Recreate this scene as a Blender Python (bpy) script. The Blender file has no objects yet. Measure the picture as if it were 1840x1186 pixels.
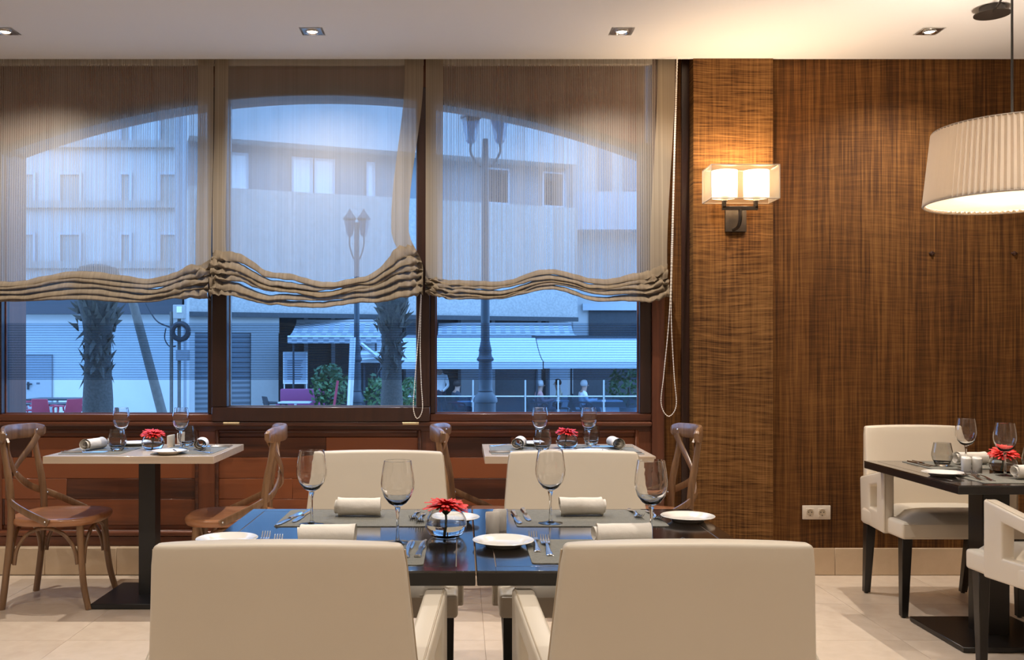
import bpy, bmesh, math, random
from mathutils import Vector, Matrix, noise
random.seed(7)
R = math.radians
SC = bpy.context.scene
COL = SC.collection

# ------------------------------------------------------------------ camera, world, exposure
H = 1.23          # eye height
F = 1700.0        # focal length in pixels of the 1840 px frame
CX, CY = 829.0, 638.0   # vanishing point of the level view (shift lens)
cd = bpy.data.cameras.new('camera'); cam = bpy.data.objects.new('camera', cd); COL.objects.link(cam)
cam.location = (0, 0, H); cam.rotation_euler = (R(90), 0, 0)
cd.sensor_width = 36; cd.sensor_fit = 'HORIZONTAL'; cd.lens = F/1840*36
cd.shift_x = (920-CX)/1840; cd.shift_y = (CY-593)/1840
cd.clip_start = .05; cd.clip_end = 300
SC.camera = cam

w = bpy.data.worlds.new('sky'); SC.world = w; w.use_nodes = True
bg = w.node_tree.nodes['Background']
bg.inputs[0].default_value = (.23, .49, 1.0, 1); bg.inputs[1].default_value = 4.8

SC.view_settings.view_transform = 'Standard'; SC.view_settings.look = 'None'
SC.view_settings.exposure = 0.0; SC.view_settings.gamma = 1; SC.view_settings.use_curve_mapping = False
SC.cycles.use_denoising = True
SC.cycles.max_bounces = 14; SC.cycles.transmission_bounces = 12; SC.cycles.transparent_max_bounces = 24; SC.cycles.diffuse_bounces = 5
SC.cycles.sample_clamp_indirect = 6
SC.cycles.caustics_reflective = False; SC.cycles.caustics_refractive = False

WARM = (1.0, .915, .81)
DOWNLIGHT_W = (128.0, 66.0, 56.0, 68.0)     # watts, row by row from the window inwards
DOWN_X = (-2.32, -.758, .815, 2.38)
DOWN_Y = (4.81, 2.95, 1.05, -.85)
CEIL = 2.876
WALL = 5.29       # right-hand wall plane
PIER = 5.25
PANEL = 5.35      # window wall, room side face

def W(px, py, Y):                     # pixel -> point on the plane at depth Y
    return Vector(((px-CX)*Y/F, Y, H-(py-CY)*Y/F))
def G(px, py, z):                     # pixel -> point on the level plane at height z
    Y = (H-z)*F/(py-CY)
    return Vector(((px-CX)*Y/F, Y, z))

# ------------------------------------------------------------------ materials
MATS = {}
def newmat(name):
    m = bpy.data.materials.new(name); m.use_nodes = True; MATS[name] = m
    nt = m.node_tree; nt.nodes.clear()
    out = nt.nodes.new('ShaderNodeOutputMaterial')
    return m, nt, out
def nd(nt, t, **kw):
    n = nt.nodes.new(t)
    for k, v in kw.items():
        if k.startswith('i_'): n.inputs[int(k[2:])].default_value = v
        else: setattr(n, k, v)
    return n
def rgba(c): return (c[0], c[1], c[2], 1)
def ramp(nt, stops):
    r = nt.nodes.new('ShaderNodeValToRGB'); e = r.color_ramp.elements
    while len(e) < len(stops): e.new(.5)
    for el, (p, c) in zip(e, stops): el.position = p; el.color = rgba(c)
    return r
def coords(nt, scale=(1, 1, 1), rot=(0, 0, 0)):
    tc = nt.nodes.new('ShaderNodeTexCoord'); mp = nt.nodes.new('ShaderNodeMapping')
    nt.links.new(tc.outputs['Object'], mp.inputs[0])
    mp.inputs['Scale'].default_value = scale; mp.inputs['Rotation'].default_value = rot
    return mp.outputs[0]
def nz(nt, vec, scale=1, detail=3, dist=0, rough=.5):
    n = nt.nodes.new('ShaderNodeTexNoise'); nt.links.new(vec, n.inputs['Vector'])
    n.inputs['Scale'].default_value = scale; n.inputs['Detail'].default_value = detail
    n.inputs['Distortion'].default_value = dist; n.inputs['Roughness'].default_value = rough
    return n.outputs['Fac']
def mth(nt, op, a, b=None, c=None):
    n = nt.nodes.new('ShaderNodeMath'); n.operation = op
    for k, v in enumerate((a, b, c)):
        if v is None: continue
        if isinstance(v, (int, float)): n.inputs[k].default_value = v
        else: nt.links.new(v, n.inputs[k])
    return n.outputs[0]
def mixc(nt, fac, a, b, mode='MIX'):
    n = nt.nodes.new('ShaderNodeMix'); n.data_type = 'RGBA'; n.blend_type = mode
    for idx, v in ((0, fac), (6, a), (7, b)):
        if isinstance(v, (int, float)): n.inputs[idx].default_value = v
        elif isinstance(v, tuple): n.inputs[idx].default_value = rgba(v)
        else: nt.links.new(v, n.inputs[idx])
    return n.outputs[2]
def bump(nt, h, strength=.2, dist=.01):
    b = nt.nodes.new('ShaderNodeBump'); b.inputs['Strength'].default_value = strength; b.inputs['Distance'].default_value = dist
    nt.links.new(h, b.inputs['Height']); return b.outputs[0]
def principled(nt, out, color=None, rough=.5, metal=0, normal=None, **kw):
    p = nt.nodes.new('ShaderNodeBsdfPrincipled')
    if isinstance(color, tuple): p.inputs['Base Color'].default_value = rgba(color)
    elif color is not None: nt.links.new(color, p.inputs['Base Color'])
    if isinstance(rough, (int, float)): p.inputs['Roughness'].default_value = rough
    else: nt.links.new(rough, p.inputs['Roughness'])
    p.inputs['Metallic'].default_value = metal
    if normal is not None: nt.links.new(normal, p.inputs['Normal'])
    for k, v in kw.items(): p.inputs[k.replace('_', ' ')].default_value = v
    nt.links.new(p.outputs[0], out.inputs[0]); return p

def plain(name, color, rough=.5, metal=0, var=.06, scale=12, bmp=0, **kw):
    m, nt, out = newmat(name)
    n = nz(nt, coords(nt), scale, 3)
    c = mixc(nt, n, tuple(max(0, v*(1-var)) for v in color), tuple(min(1, v*(1+var)) for v in color))
    nrm = bump(nt, n, bmp) if bmp else None
    principled(nt, out, c, rough, metal, nrm, **kw); return m
def emit(name, color, strength):
    m, nt, out = newmat(name)
    e = nd(nt, 'ShaderNodeEmission'); e.inputs[0].default_value = rgba(color); e.inputs[1].default_value = strength
    nt.links.new(e.outputs[0], out.inputs[0]); return m
def wood(name, dark, light, rough=.4, axis=0, freq=34, randv=.35, coat=0, bmp=.05):
    m, nt, out = newmat(name)
    s = [freq]*3; s[axis] = 1.6
    v = coords(nt, tuple(s))
    oi = nd(nt, 'ShaderNodeObjectInfo')
    add = nd(nt, 'ShaderNodeVectorMath', operation='ADD')
    sc = nd(nt, 'ShaderNodeVectorMath', operation='SCALE'); sc.inputs[0].default_value = (31, 17, 23)
    nt.links.new(oi.outputs['Random'], sc.inputs['Scale']); nt.links.new(v, add.inputs[0]); nt.links.new(sc.outputs[0], add.inputs[1])
    n = nz(nt, add.outputs[0], 1, 5, .6, .6)
    n2 = nz(nt, add.outputs[0], .18, 2, .3)
    f = mth(nt, 'ADD', mth(nt, 'MULTIPLY', n, .7), mth(nt, 'MULTIPLY', n2, .3))
    f = mth(nt, 'ADD', f, mth(nt, 'MULTIPLY', mth(nt, 'SUBTRACT', oi.outputs['Random'], .5), randv))
    r = ramp(nt, [(.25, dark), (.75, light)]); nt.links.new(f, r.inputs[0])
    principled(nt, out, r.outputs[0], rough, 0, bump(nt, n, bmp), Coat_Weight=coat, Coat_Roughness=.12); return m
def fabric(name, vw, dark=(.038, .0135, .003), mid=(.090, .035, .0075), light=(.165, .073, .018)):
    m, nt, out = newmat(name)
    warp = nz(nt, coords(nt, (1.2, 1, 1.6)), 1.0, 2)
    vx = coords(nt, (95, 95, 2.2)); nv = nz(nt, vx, 1, 3, .2, .6)
    tc = nt.nodes.new('ShaderNodeTexCoord')
    comb = nd(nt, 'ShaderNodeCombineXYZ'); sep = nd(nt, 'ShaderNodeSeparateXYZ'); nt.links.new(tc.outputs['Object'], sep.inputs[0])
    nt.links.new(mth(nt, 'MULTIPLY', sep.outputs[0], 5.0), comb.inputs[0]); nt.links.new(mth(nt, 'MULTIPLY', sep.outputs[1], 5.0), comb.inputs[1])
    zz = mth(nt, 'ADD', mth(nt, 'MULTIPLY', sep.outputs[2], 120), mth(nt, 'MULTIPLY', warp, 10.0))
    nt.links.new(zz, comb.inputs[2])
    nh = nz(nt, comb.outputs[0], 1, 3, .5, .65)
    big = nz(nt, coords(nt, (5, 5, 1.2)), 1, 2)
    f = mth(nt, 'ADD', mth(nt, 'MULTIPLY', nv, vw), mth(nt, 'MULTIPLY', nh, 1-vw))
    f = mth(nt, 'ADD', f, mth(nt, 'MULTIPLY', mth(nt, 'SUBTRACT', big, .5), .22))
    r = ramp(nt, [(.36, dark), (.5, mid), (.66, light)]); nt.links.new(f, r.inputs[0])
    principled(nt, out, r.outputs[0], .8, 0, bump(nt, f, .25, .004), Specular_IOR_Level=.2); return m
def thin_glass(name, tint, ior=1.5, rough=0.0, refl=(1, 1, 1)):
    m, nt, out = newmat(name)
    lw = nd(nt, 'ShaderNodeLayerWeight'); lw.inputs[0].default_value = .5        # thin two-sided pane: Schlick reflectance
    f0 = ((ior-1)/(ior+1))**2; fz_ = mth(nt, 'POWER', lw.outputs['Facing'], 3.0)
    fac = mth(nt, 'MULTIPLY_ADD', fz_, (1-f0)*.95, f0)
    tr = nd(nt, 'ShaderNodeBsdfTransparent'); tr.inputs[0].default_value = rgba(tint)
    gl = nd(nt, 'ShaderNodeBsdfGlossy'); gl.inputs[0].default_value = rgba(refl); gl.inputs['Roughness'].default_value = rough
    mx = nd(nt, 'ShaderNodeMixShader'); nt.links.new(fac, mx.inputs[0]); nt.links.new(tr.outputs[0], mx.inputs[1]); nt.links.new(gl.outputs[0], mx.inputs[2])
    nt.links.new(mx.outputs[0], out.inputs[0]); return m
def sheer(name, color, see, stripe=.0, freq=85, transl=.45):
    """woven sheer cloth: see-through share `see`, vertical stripes of denser yarn"""
    m, nt, out = newmat(name)
    df = nd(nt, 'ShaderNodeBsdfDiffuse'); tl = nd(nt, 'ShaderNodeBsdfTranslucent'); tr = nd(nt, 'ShaderNodeBsdfTransparent')
    st = nz(nt, coords(nt, (freq, 0, .35)), 1, 2, 0, .4)
    st2 = mth(nt, 'SINE', mth(nt, 'MULTIPLY', nd_sepx(nt), freq*6.2832))
    c = mixc(nt, st, tuple(v*.62 for v in color), tuple(min(1, v*1.3) for v in color))
    nt.links.new(c, df.inputs[0]); nt.links.new(c, tl.inputs[0])
    cl = nd(nt, 'ShaderNodeMixShader'); cl.inputs[0].default_value = transl
    nt.links.new(df.outputs[0], cl.inputs[1]); nt.links.new(tl.outputs[0], cl.inputs[2])
    slub = nz(nt, coords(nt, (17, 0, .5)), 1, 2, 0, .5)
    see = mth(nt, 'ADD', see, mth(nt, 'MULTIPLY', mth(nt, 'SUBTRACT', slub, .5), stripe*1.1))
    f = mth(nt, 'ADD', mth(nt, 'ADD', see, mth(nt, 'MULTIPLY', mth(nt, 'SUBTRACT', st, .5), stripe*1.6)), mth(nt, 'MULTIPLY', st2, stripe*.4))
    n = f.node; n.use_clamp = True
    mx = nd(nt, 'ShaderNodeMixShader'); nt.links.new(f, mx.inputs[0]); nt.links.new(cl.outputs[0], mx.inputs[1]); nt.links.new(tr.outputs[0], mx.inputs[2])
    nt.links.new(mx.outputs[0], out.inputs[0]); return m
def nd_sepx(nt):
    tc = nt.nodes.new('ShaderNodeTexCoord'); s = nt.nodes.new('ShaderNodeSeparateXYZ'); nt.links.new(tc.outputs['Object'], s.inputs[0]); return s.outputs[0]

def marble(name, c0, c1, rough, randv=.25):
    m, nt, out = newmat(name)
    oi = nd(nt, 'ShaderNodeObjectInfo')
    v = coords(nt); n = nz(nt, v, 2.3, 6, 1.2, .6); n2 = nz(nt, v, 14, 4, .5)
    f = mth(nt, 'ADD', mth(nt, 'MULTIPLY', n, .7), mth(nt, 'MULTIPLY', n2, .3))
    f = mth(nt, 'ADD', f, mth(nt, 'MULTIPLY', mth(nt, 'SUBTRACT', oi.outputs['Random'], .5), randv))
    r = ramp(nt, [(.3, c0), (.7, c1)]); nt.links.new(f, r.inputs[0])
    principled(nt, out, r.outputs[0], rough); return m
def shutter_mat(name, a, b, freq):
    m, nt, out = newmat(name)
    tc = nt.nodes.new('ShaderNodeTexCoord'); s = nt.nodes.new('ShaderNodeSeparateXYZ'); nt.links.new(tc.outputs['Object'], s.inputs[0])
    f = mth(nt, 'MULTIPLY_ADD', mth(nt, 'SINE', mth(nt, 'MULTIPLY', s.outputs[2], freq)), .5, .5)
    principled(nt, out, mixc(nt, f, a, b), .5); return m
def stripes_film(name, pitch):
    """frosted lines printed on the pane"""
    m, nt, out = newmat(name)
    tc = nt.nodes.new('ShaderNodeTexCoord'); s = nt.nodes.new('ShaderNodeSeparateXYZ'); nt.links.new(tc.outputs['Object'], s.inputs[0])
    sn = mth(nt, 'SINE', mth(nt, 'MULTIPLY', s.outputs[2], 6.2832/pitch))
    f = mth(nt, 'MULTIPLY', mth(nt, 'GREATER_THAN', sn, .0), .34); f = mth(nt, 'ADD', f, .18)
    tr = nd(nt, 'ShaderNodeBsdfTransparent'); tr.inputs[0].default_value = (.70, .84, .97, 1); df = nd(nt, 'ShaderNodeBsdfDiffuse'); df.inputs[0].default_value = (.07, .11, .16, 1)
    mx = nd(nt, 'ShaderNodeMixShader'); nt.links.new(f, mx.inputs[0]); nt.links.new(tr.outputs[0], mx.inputs[1]); nt.links.new(df.outputs[0], mx.inputs[2])
    nt.links.new(mx.outputs[0], out.inputs[0]); return m
def check_mat(name, a, b, fx, fz):
    m, nt, out = newmat(name)
    c = nd(nt, 'ShaderNodeTexChecker'); nt.links.new(coords(nt, (fx, fx, fz)), c.inputs[0]); c.inputs['Scale'].default_value = 1
    c.inputs[1].default_value = rgba(a); c.inputs[2].default_value = rgba(b)
    principled(nt, out, c.outputs[0], .7); return m
def weave_mat(name, a, b):
    m, nt, out = newmat(name)
    v = coords(nt, (420, 420, 420)); n = nz(nt, v, 1, 2); n2 = nz(nt, coords(nt, (60, 400, 60)), 1, 2)
    f = mth(nt, 'ADD', mth(nt, 'MULTIPLY', n, .6), mth(nt, 'MULTIPLY', n2, .4))
    r = ramp(nt, [(.35, a), (.65, b)]); nt.links.new(f, r.inputs[0])
    principled(nt, out, r.outputs[0], .75, 0, bump(nt, n, .4, .002)); return m

M = MATS
plain('ceiling_paint', (.72, .725, .75), .9, var=.015, scale=2)
plain('room_paint', (.70, .62, .52), .9, var=.03, scale=2)
fabric('fabric_wall', .66); fabric('fabric_pier', .34, mid=(.125, .056, .0145), light=(.225, .112, .034))
wood('mahogany', (.045, .012, .006), (.18, .055, .022), .38, 0, coat=.25)
wood('mahogany_upright', (.045, .012, .006), (.17, .052, .021), .38, 2, coat=.25)
wood('mahogany_board', (.045, .011, .0045), (.22, .062, .019), .4, 0, freq=22, randv=.75, coat=.2)
wood('mahogany_dark', (.014, .005, .004), (.045, .016, .010), .38, 2, coat=.2)
wood('bistro_wood', (.085, .040, .017), (.30, .165, .080), .36, 2, freq=42, randv=.12, coat=.3)
wood('seat_wood', (.24, .095, .040), (.42, .19, .085), .32, 1, freq=26, randv=.1, coat=.35)
wood('pale_oak', (.46, .36, .27), (.66, .55, .43), .30, 0, freq=40, randv=.06, coat=.5, bmp=.02)
wood('espresso_wood', (.005, .0035, .003), (.012, .008, .007), .14, 0, freq=50, randv=.1, coat=1.0, bmp=.01)
plain('groove_wood', (.17, .12, .085), .5)
plain('ebonised_leg', (.010, .008, .007), .3)
plain('black_steel', (.013, .013, .014), .42, var=.2)
plain('cream_leather', (.63, .56, .46), .42, var=.035, scale=6, bmp=.04)
plain('cream_piping', (.46, .38, .28), .45)
marble('floor_marble', (.56, .455, .355), (.70, .59, .48), .22, .14)
marble('skirting_marble', (.48, .36, .24), (.60, .47, .33), .35, .18)
plain('grout', (.36, .28, .2), .8)
plain('brass', (.55, .42, .25), .32, .8)
plain('steel', (.72, .72, .73), .16, 1.0)
plain('satin_nickel', (.55, .54, .53), .3, 1.0)
plain('bronze', (.060, .052, .046), .42, .6)
plain('porcelain', (.83, .80, .75), .16, var=.01, Coat_Weight=.4)
plain('linen', (.82, .77, .70), .85, var=.04, scale=60, bmp=.15)
weave_mat('mat_weave', (.085, .082, .068), (.23, .225, .19))
plain('white_plastic', (.62, .55, .47), .35)
plain('black_hole', (.02, .016, .014), .6)
def solid_glass(name, tint, ior=1.48):
    m, nt, out = newmat(name); g = nd(nt, 'ShaderNodeBsdfGlass'); g.inputs['Color'].default_value = rgba(tint); g.inputs['Roughness'].default_value = 0; g.inputs['IOR'].default_value = ior
    nt.links.new(g.outputs[0], out.inputs[0]); return m
solid_glass('clear_glass', (.99, .99, .99)); solid_glass('smoked_glass', (.90, .90, .89)); solid_glass('stem_glass', (.97, .98, .98))
solid_glass('bowl_glass', (.985, .99, .99))
thin_glass('window_glass', (.93, .965, .99), 1.3)
solid_glass('water', (.97, .985, .99), 1.33)
thin_glass('glass_fence', (.42, .55, .68), 1.6, .05)
stripes_film('frosted_lines', .0141)
plain('petal_red', (.74, .020, .014), .5, var=.35, scale=30)
plain('flower_heart', (.25, .012, .008), .7, var=.4, scale=200)
plain('stem_green', (.13, .17, .08), .5)
sheer('sheer_cloth', (.52, .465, .40), .44, .36, 78)
sheer('sheer_cloth_fine', (.52, .47, .41), .46, .15, 130)
sheer('hem_cloth', (.50, .42, .32), .14, .10, 78)
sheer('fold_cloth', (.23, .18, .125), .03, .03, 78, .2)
plain('blind_rail', (.70, .66, .60), .5)
plain('bead_white', (.80, .76, .70), .45)
# ------------------------------------------------------------------ mesh helpers
def bm_new(): return bmesh.new()
def hexa(bm, p, bev=0, seg=2):
    """p: 8 corners, bottom ring (4) then top ring (4)"""
    v = [bm.verts.new(q) for q in p]
    fs = [bm.faces.new([v[i] for i in f]) for f in ((3, 2, 1, 0), (4, 5, 6, 7), (0, 1, 5, 4), (1, 2, 6, 5), (2, 3, 7, 6), (3, 0, 4, 7))]
    if bev > 0:
        es = list({e for f in fs for e in f.edges})
        bmesh.ops.bevel(bm, geom=es, offset=bev, segments=seg, profile=.5, affect='EDGES', clamp_overlap=True)
def box(bm, x0, x1, y0, y1, z0, z1, bev=0, seg=2):
    hexa(bm, [(x0, y0, z0), (x1, y0, z0), (x1, y1, z0), (x0, y1, z0), (x0, y0, z1), (x1, y0, z1), (x1, y1, z1), (x0, y1, z1)], bev, seg)
def lathe(bm, prof, seg=24, c=(0, 0, 0)):
    rings = []
    for r, z in prof:
        if r < 1e-6: rings.append([bm.verts.new((c[0], c[1], c[2]+z))])
        else: rings.append([bm.verts.new((c[0]+r*math.cos(2*math.pi*k/seg), c[1]+r*math.sin(2*math.pi*k/seg), c[2]+z)) for k in range(seg)])
    for a, b in zip(rings, rings[1:]):
        for k in range(seg):
            q = [a[k % len(a)], a[(k+1) % len(a)], b[(k+1) % len(b)], b[k % len(b)]]
            u = []
            for x in q:
                if x not in u: u.append(x)
            if len(u) > 2: bm.faces.new(u)
def catmull(pts, n=6):
    P = [Vector(p) for p in pts]; out = []
    for i in range(len(P)-1):
        p0 = P[max(i-1, 0)]; p1 = P[i]; p2 = P[i+1]; p3 = P[min(i+2, len(P)-1)]
        for k in range(n):
            t = k/n
            out.append(.5*((2*p1)+(p2-p0)*t+(2*p0-5*p1+4*p2-p3)*t*t+(3*p1-p0-3*p2+p3)*t**3))
    out.append(P[-1]); return out
def tube(bm, pts, r, seg=8, caps=True):
    P = [Vector(p) for p in pts]; n = len(P)
    rr = r if isinstance(r, (list, tuple)) else [r]*n
    ref = None; rings = []
    for i in range(n):
        t = (P[min(i+1, n-1)]-P[max(i-1, 0)]).normalized()
        if ref is None:
            ref = t.orthogonal().normalized()
        ref = (ref-t*ref.dot(t)).normalized(); b = t.cross(ref)
        rad = rr[i] if len(rr) == n else rr[0]+(rr[-1]-rr[0])*i/(n-1)
        rings.append([bm.verts.new(P[i]+(ref*math.cos(2*math.pi*k/seg)+b*math.sin(2*math.pi*k/seg))*rad) for k in range(seg)])
    for a, b in zip(rings, rings[1:]):
        for k in range(seg): bm.faces.new((a[k], a[(k+1) % seg], b[(k+1) % seg], b[k]))
    if caps: bm.faces.new(rings[0][::-1]); bm.faces.new(rings[-1])
def strip(bm, pts, normals, w_, t_, bev=.0):
    P = [Vector(p) for p in pts]; n = len(P); rings = []
    for i in range(n):
        t = (P[min(i+1, n-1)]-P[max(i-1, 0)]).normalized()
        nn = Vector(normals[i]); nn = (nn-t*nn.dot(t)).normalized(); s = t.cross(nn)
        ww = w_[i] if isinstance(w_, (list, tuple)) else w_
        rings.append([bm.verts.new(P[i]+s*a*ww/2+nn*b*t_/2) for a, b in ((-1, -.6), (-.8, -1), (.8, -1), (1, -.6), (1, .6), (.8, 1), (-.8, 1), (-1, .6))])
    m = 8
    for a, b in zip(rings, rings[1:]):
        for k in range(m): bm.faces.new((a[k], a[(k+1) % m], b[(k+1) % m], b[k]))
    bm.faces.new(rings[0][::-1]); bm.faces.new(rings[-1])
def prism(bm, poly, fn, d0, d1):
    """extrude polygon poly (2-D) between depths; fn(u,v,d)->xyz"""
    a = [bm.verts.new(fn(u, v, d0)) for u, v in poly]; b = [bm.verts.new(fn(u, v, d1)) for u, v in poly]
    bm.faces.new(a[::-1]); bm.faces.new(b)
    n = len(poly)
    for k in range(n): bm.faces.new((a[k], a[(k+1) % n], b[(k+1) % n], b[k]))
def frame(bm, x0, x1, z0, z1, wl, wr, wb, wt, y0, y1, bev=.003):
    if wl: box(bm, x0, x0+wl, y0, y1, z0, z1, bev, 1)
    if wr: box(bm, x1-wr, x1, y0, y1, z0, z1, bev, 1)
    if wb: box(bm, x0+wl, x1-wr, y0, y1, z0, z0+wb, bev, 1)
    if wt: box(bm, x0+wl, x1-wr, y0, y1, z1-wt, z1, bev, 1)
def mesh_of(bm, name, mat, smooth=40):
    bmesh.ops.recalc_face_normals(bm, faces=bm.faces[:])
    me = bpy.data.meshes.new(name); bm.to_mesh(me); bm.free()
    for m in (mat if isinstance(mat, (list, tuple)) else [mat]): me.materials.append(MATS[m] if isinstance(m, str) else m)
    if smooth:
        me.shade_smooth(); me.set_sharp_from_angle(angle=R(smooth))
    return me
def put(name, me, parent=None, loc=None, rz=0, rot=None):
    o = bpy.data.objects.new(name, me); COL.objects.link(o)
    if parent is not None: o.parent = parent
    if loc is not None: o.location = loc
    if rot is not None: o.rotation_euler = rot
    elif rz: o.rotation_euler = (0, 0, rz)
    return o
def obj(name, bm, mat, parent=None, loc=None, rz=0, smooth=40):
    return put(name, mesh_of(bm, name, mat, smooth), parent, loc, rz)
def tag(o, label, cat, group=None):
    o['label'] = label; o['category'] = cat
    if group: o['group'] = group
    return o
def thing(name, label, cat, loc=(0, 0, 0), rz=0, group=None):
    o = put(name, None, None, loc, rz); o.empty_display_size = .1
    return tag(o, label, cat, group)
def dup(root, label, loc, rz=0, group=None, scale=None):
    r = root.copy(); COL.objects.link(r); r.location = loc; r.rotation_euler = (0, 0, rz)
    r['label'] = label
    if group: r['group'] = group
    if scale: r.scale = (scale,)*3
    for ch in list(root.children):
        c = ch.copy(); COL.objects.link(c); c.parent = r
        for g in list(ch.children):
            d = g.copy(); COL.objects.link(d); d.parent = c
    return r
def struct(o): o['kind'] = 'structure'; return o

# ------------------------------------------------------------------ the room
XL, XR, YB = -4.7, 4.5, -3.2
def floor():
    bm = bm_new(); box(bm, XL-.1, XR+.1, YB-.1, 5.6, -.06, -.003)
    fl = struct(obj('floor', bm, 'grout', smooth=0))
    s = .6; bm = bm_new(); box(bm, .0008, s-.0008, .0008, s-.0008, -.0025, 0); tile = mesh_of(bm, 'tile', 'floor_marble', 0)
    nx = int((XR-XL)/s)+1
    for j in range(15):
        for i in range(nx):
            x = XL+i*s; y = WALL-.012-(j+1)*s
            if y < YB-.5: continue
            put('floor_tile', tile, fl, (x, y, 0))
floor()
bm = bm_new(); box(bm, XL-.1, XR+.1, YB-.1, 5.262, CEIL, CEIL+.12); 
struct(obj('ceiling', bm, 'ceiling_paint', smooth=0))
bm = bm_new(); box(bm, XL-.1, XR+.1, 5.262, 5.75, CEIL+.35, CEIL+.45); box(bm, XL-.1, XR+.1, 5.255, 5.262, CEIL+.1, CEIL+.4)
struct(obj('trim_1', bm, 'ceiling_paint', smooth=0))
for n_, x0, x1, y0, y1 in (('wall_left', XL-.1, XL, YB, 5.75), ('wall_right', XR, XR+.1, YB, 5.75), ('wall_near', XL, XR, YB-.1, YB)):
    bm = bm_new(); box(bm, x0, x1, y0, y1, 0, CEIL+.5); struct(obj(n_, bm, 'room_paint', smooth=0))

# right-hand fabric wall and projecting pier
xp0 = W(1246, 0, PIER).x; xp1 = W(1389, 0, PIER).x
bm = bm_new(); box(bm, xp1-.05, XR, WALL, WALL+.4, 0, CEIL+.1); struct(obj('wall_back_right', bm, 'fabric_wall', smooth=0))
bm = bm_new(); box(bm, xp0, xp1, PIER, WALL+.4, 0, CEIL+.3); struct(obj('wall_pier', bm, 'fabric_pier', smooth=0))
xs0 = W(1192, 0, PANEL).x
bm = bm_new(); box(bm, xs0, xp0+.02, PANEL, PANEL+.3, 0, CEIL+.4); struct(obj('wall_strip', bm, 'fabric_wall', smooth=0))
bm = bm_new(); box(bm, xp0-.045, xp0-.002, PANEL-.012, PANEL, .15, CEIL+.2); struct(obj('trim_2', bm, 'mahogany_dark', smooth=0))

def baseboard(name, x0, x1, yf, joints, top=.1515):
    bm = bm_new(); box(bm, x0, x1, yf+.004, yf+.07, 0, top-.002); b = struct(obj(name, bm, 'grout', smooth=0))
    xs = [x0]+sorted(joints)+[x1]
    for a, c in zip(xs, xs[1:]):
        bm = bm_new(); box(bm, a+.0008, c-.0008, yf, yf+.07, .001, top, .002, 1); obj('skirting_tile', bm, 'skirting_marble', b)
j0 = W(1499, 0, WALL).x
baseboard('baseboard_right', xp1, XR, WALL-.012, [j0+.4*k for k in range(-1, 7) if xp1+.05 < j0+.4*k < XR-.05])
baseboard('baseboard_pier', xp0-.0, xp1, PIER-.012, [xp0+.2])
j1 = W(81, 0, WALL).x
baseboard('baseboard_left', XL, xp0-.001, WALL-.004, [j1+.4*k for k in range(-7, 12) if XL+.05 < j1+.4*k < xp0-.05])

# window wall: header with a flat arch, jambs, panelling below
def PX(px): return W(px, 0, PANEL).x
def PZ(py): return W(0, py, PANEL).z
ARC_C = 576; ARC_R = 1630.0; ARC_TOP = 165
def arc_y(px): return ARC_TOP+ARC_R-math.sqrt(ARC_R**2-(px-ARC_C)**2)
bm = bm_new()
n = 40; a, b = 3, 1160
pts = [(PX(a), CEIL+.45)]+[(PX(a+(b-a)*k/n), PZ(arc_y(a+(b-a)*k/n))) for k in range(n+1)]+[(PX(b), CEIL+.45)]
for k in range(1, n+1):
    q = [pts[k], pts[k+1], (pts[k+1][0], CEIL+.45), (pts[k][0], CEIL+.45)]
    prism(bm, q, lambda u, v, d: (u, d, v), PANEL+.02, PANEL+.26)
struct(obj('wall_back_header', bm, 'mahogany', smooth=0))
bm = bm_new(); box(bm, XL, PX(3), PANEL, PANEL+.3, 0, CEIL+.45); struct(obj('wall_back_left', bm, 'mahogany_upright', smooth=0))
bm = bm_new(); box(bm, PX(1170), PX(1192), PANEL-.03, PANEL+.3, .0, CEIL+.45, .004); struct(obj('trim_3', bm, 'mahogany_upright', smooth=0))
SILL = PZ(757)
bm = bm_new(); box(bm, PX(3), PX(1170), PANEL+.03, PANEL+.26, 0, SILL, 0); pw = struct(obj('wall_panelling', bm, 'mahogany_dark', smooth=0))
bm = bm_new(); box(bm, PX(-60), PX(1170), PANEL-.03, PANEL+.04, PZ(765.5), PZ(757.5), .008, 2); obj('dado_rail', bm, 'mahogany', pw)
bm = bm_new(); box(bm, PX(-60), PX(1170), PANEL-.004, PANEL+.03, PZ(775), PZ(765.5), 0); obj('upper_rail', bm, 'mahogany', pw)
bm = bm_new(); box(bm, PX(-60), PX(1170), PANEL-.004, PANEL+.03, .14, PZ(964), 0); obj('lower_rail', bm, 'mahogany', pw)
bm = bm_new(); box(bm, PX(-60), PX(1170), PANEL-.028, PANEL+.01, PZ(962), PZ(953), .010, 3); obj('base_moulding', bm, 'mahogany', pw)
bays = ((-200, 352), (392, 752), (790, 1142))
prev = -300
for a, b in bays:                                  # stiles between the bays
    bm = bm_new(); box(bm, PX(prev), PX(a-4), PANEL-.004, PANEL+.03, PZ(964), PZ(775), .002, 1); obj('stile', bm, 'mahogany_upright', pw); prev = b+4
bm = bm_new(); box(bm, PX(prev), PX(1170), PANEL-.004, PANEL+.03, PZ(964), PZ(775), .002, 1); obj('stile', bm, 'mahogany_upright', pw)
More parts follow.
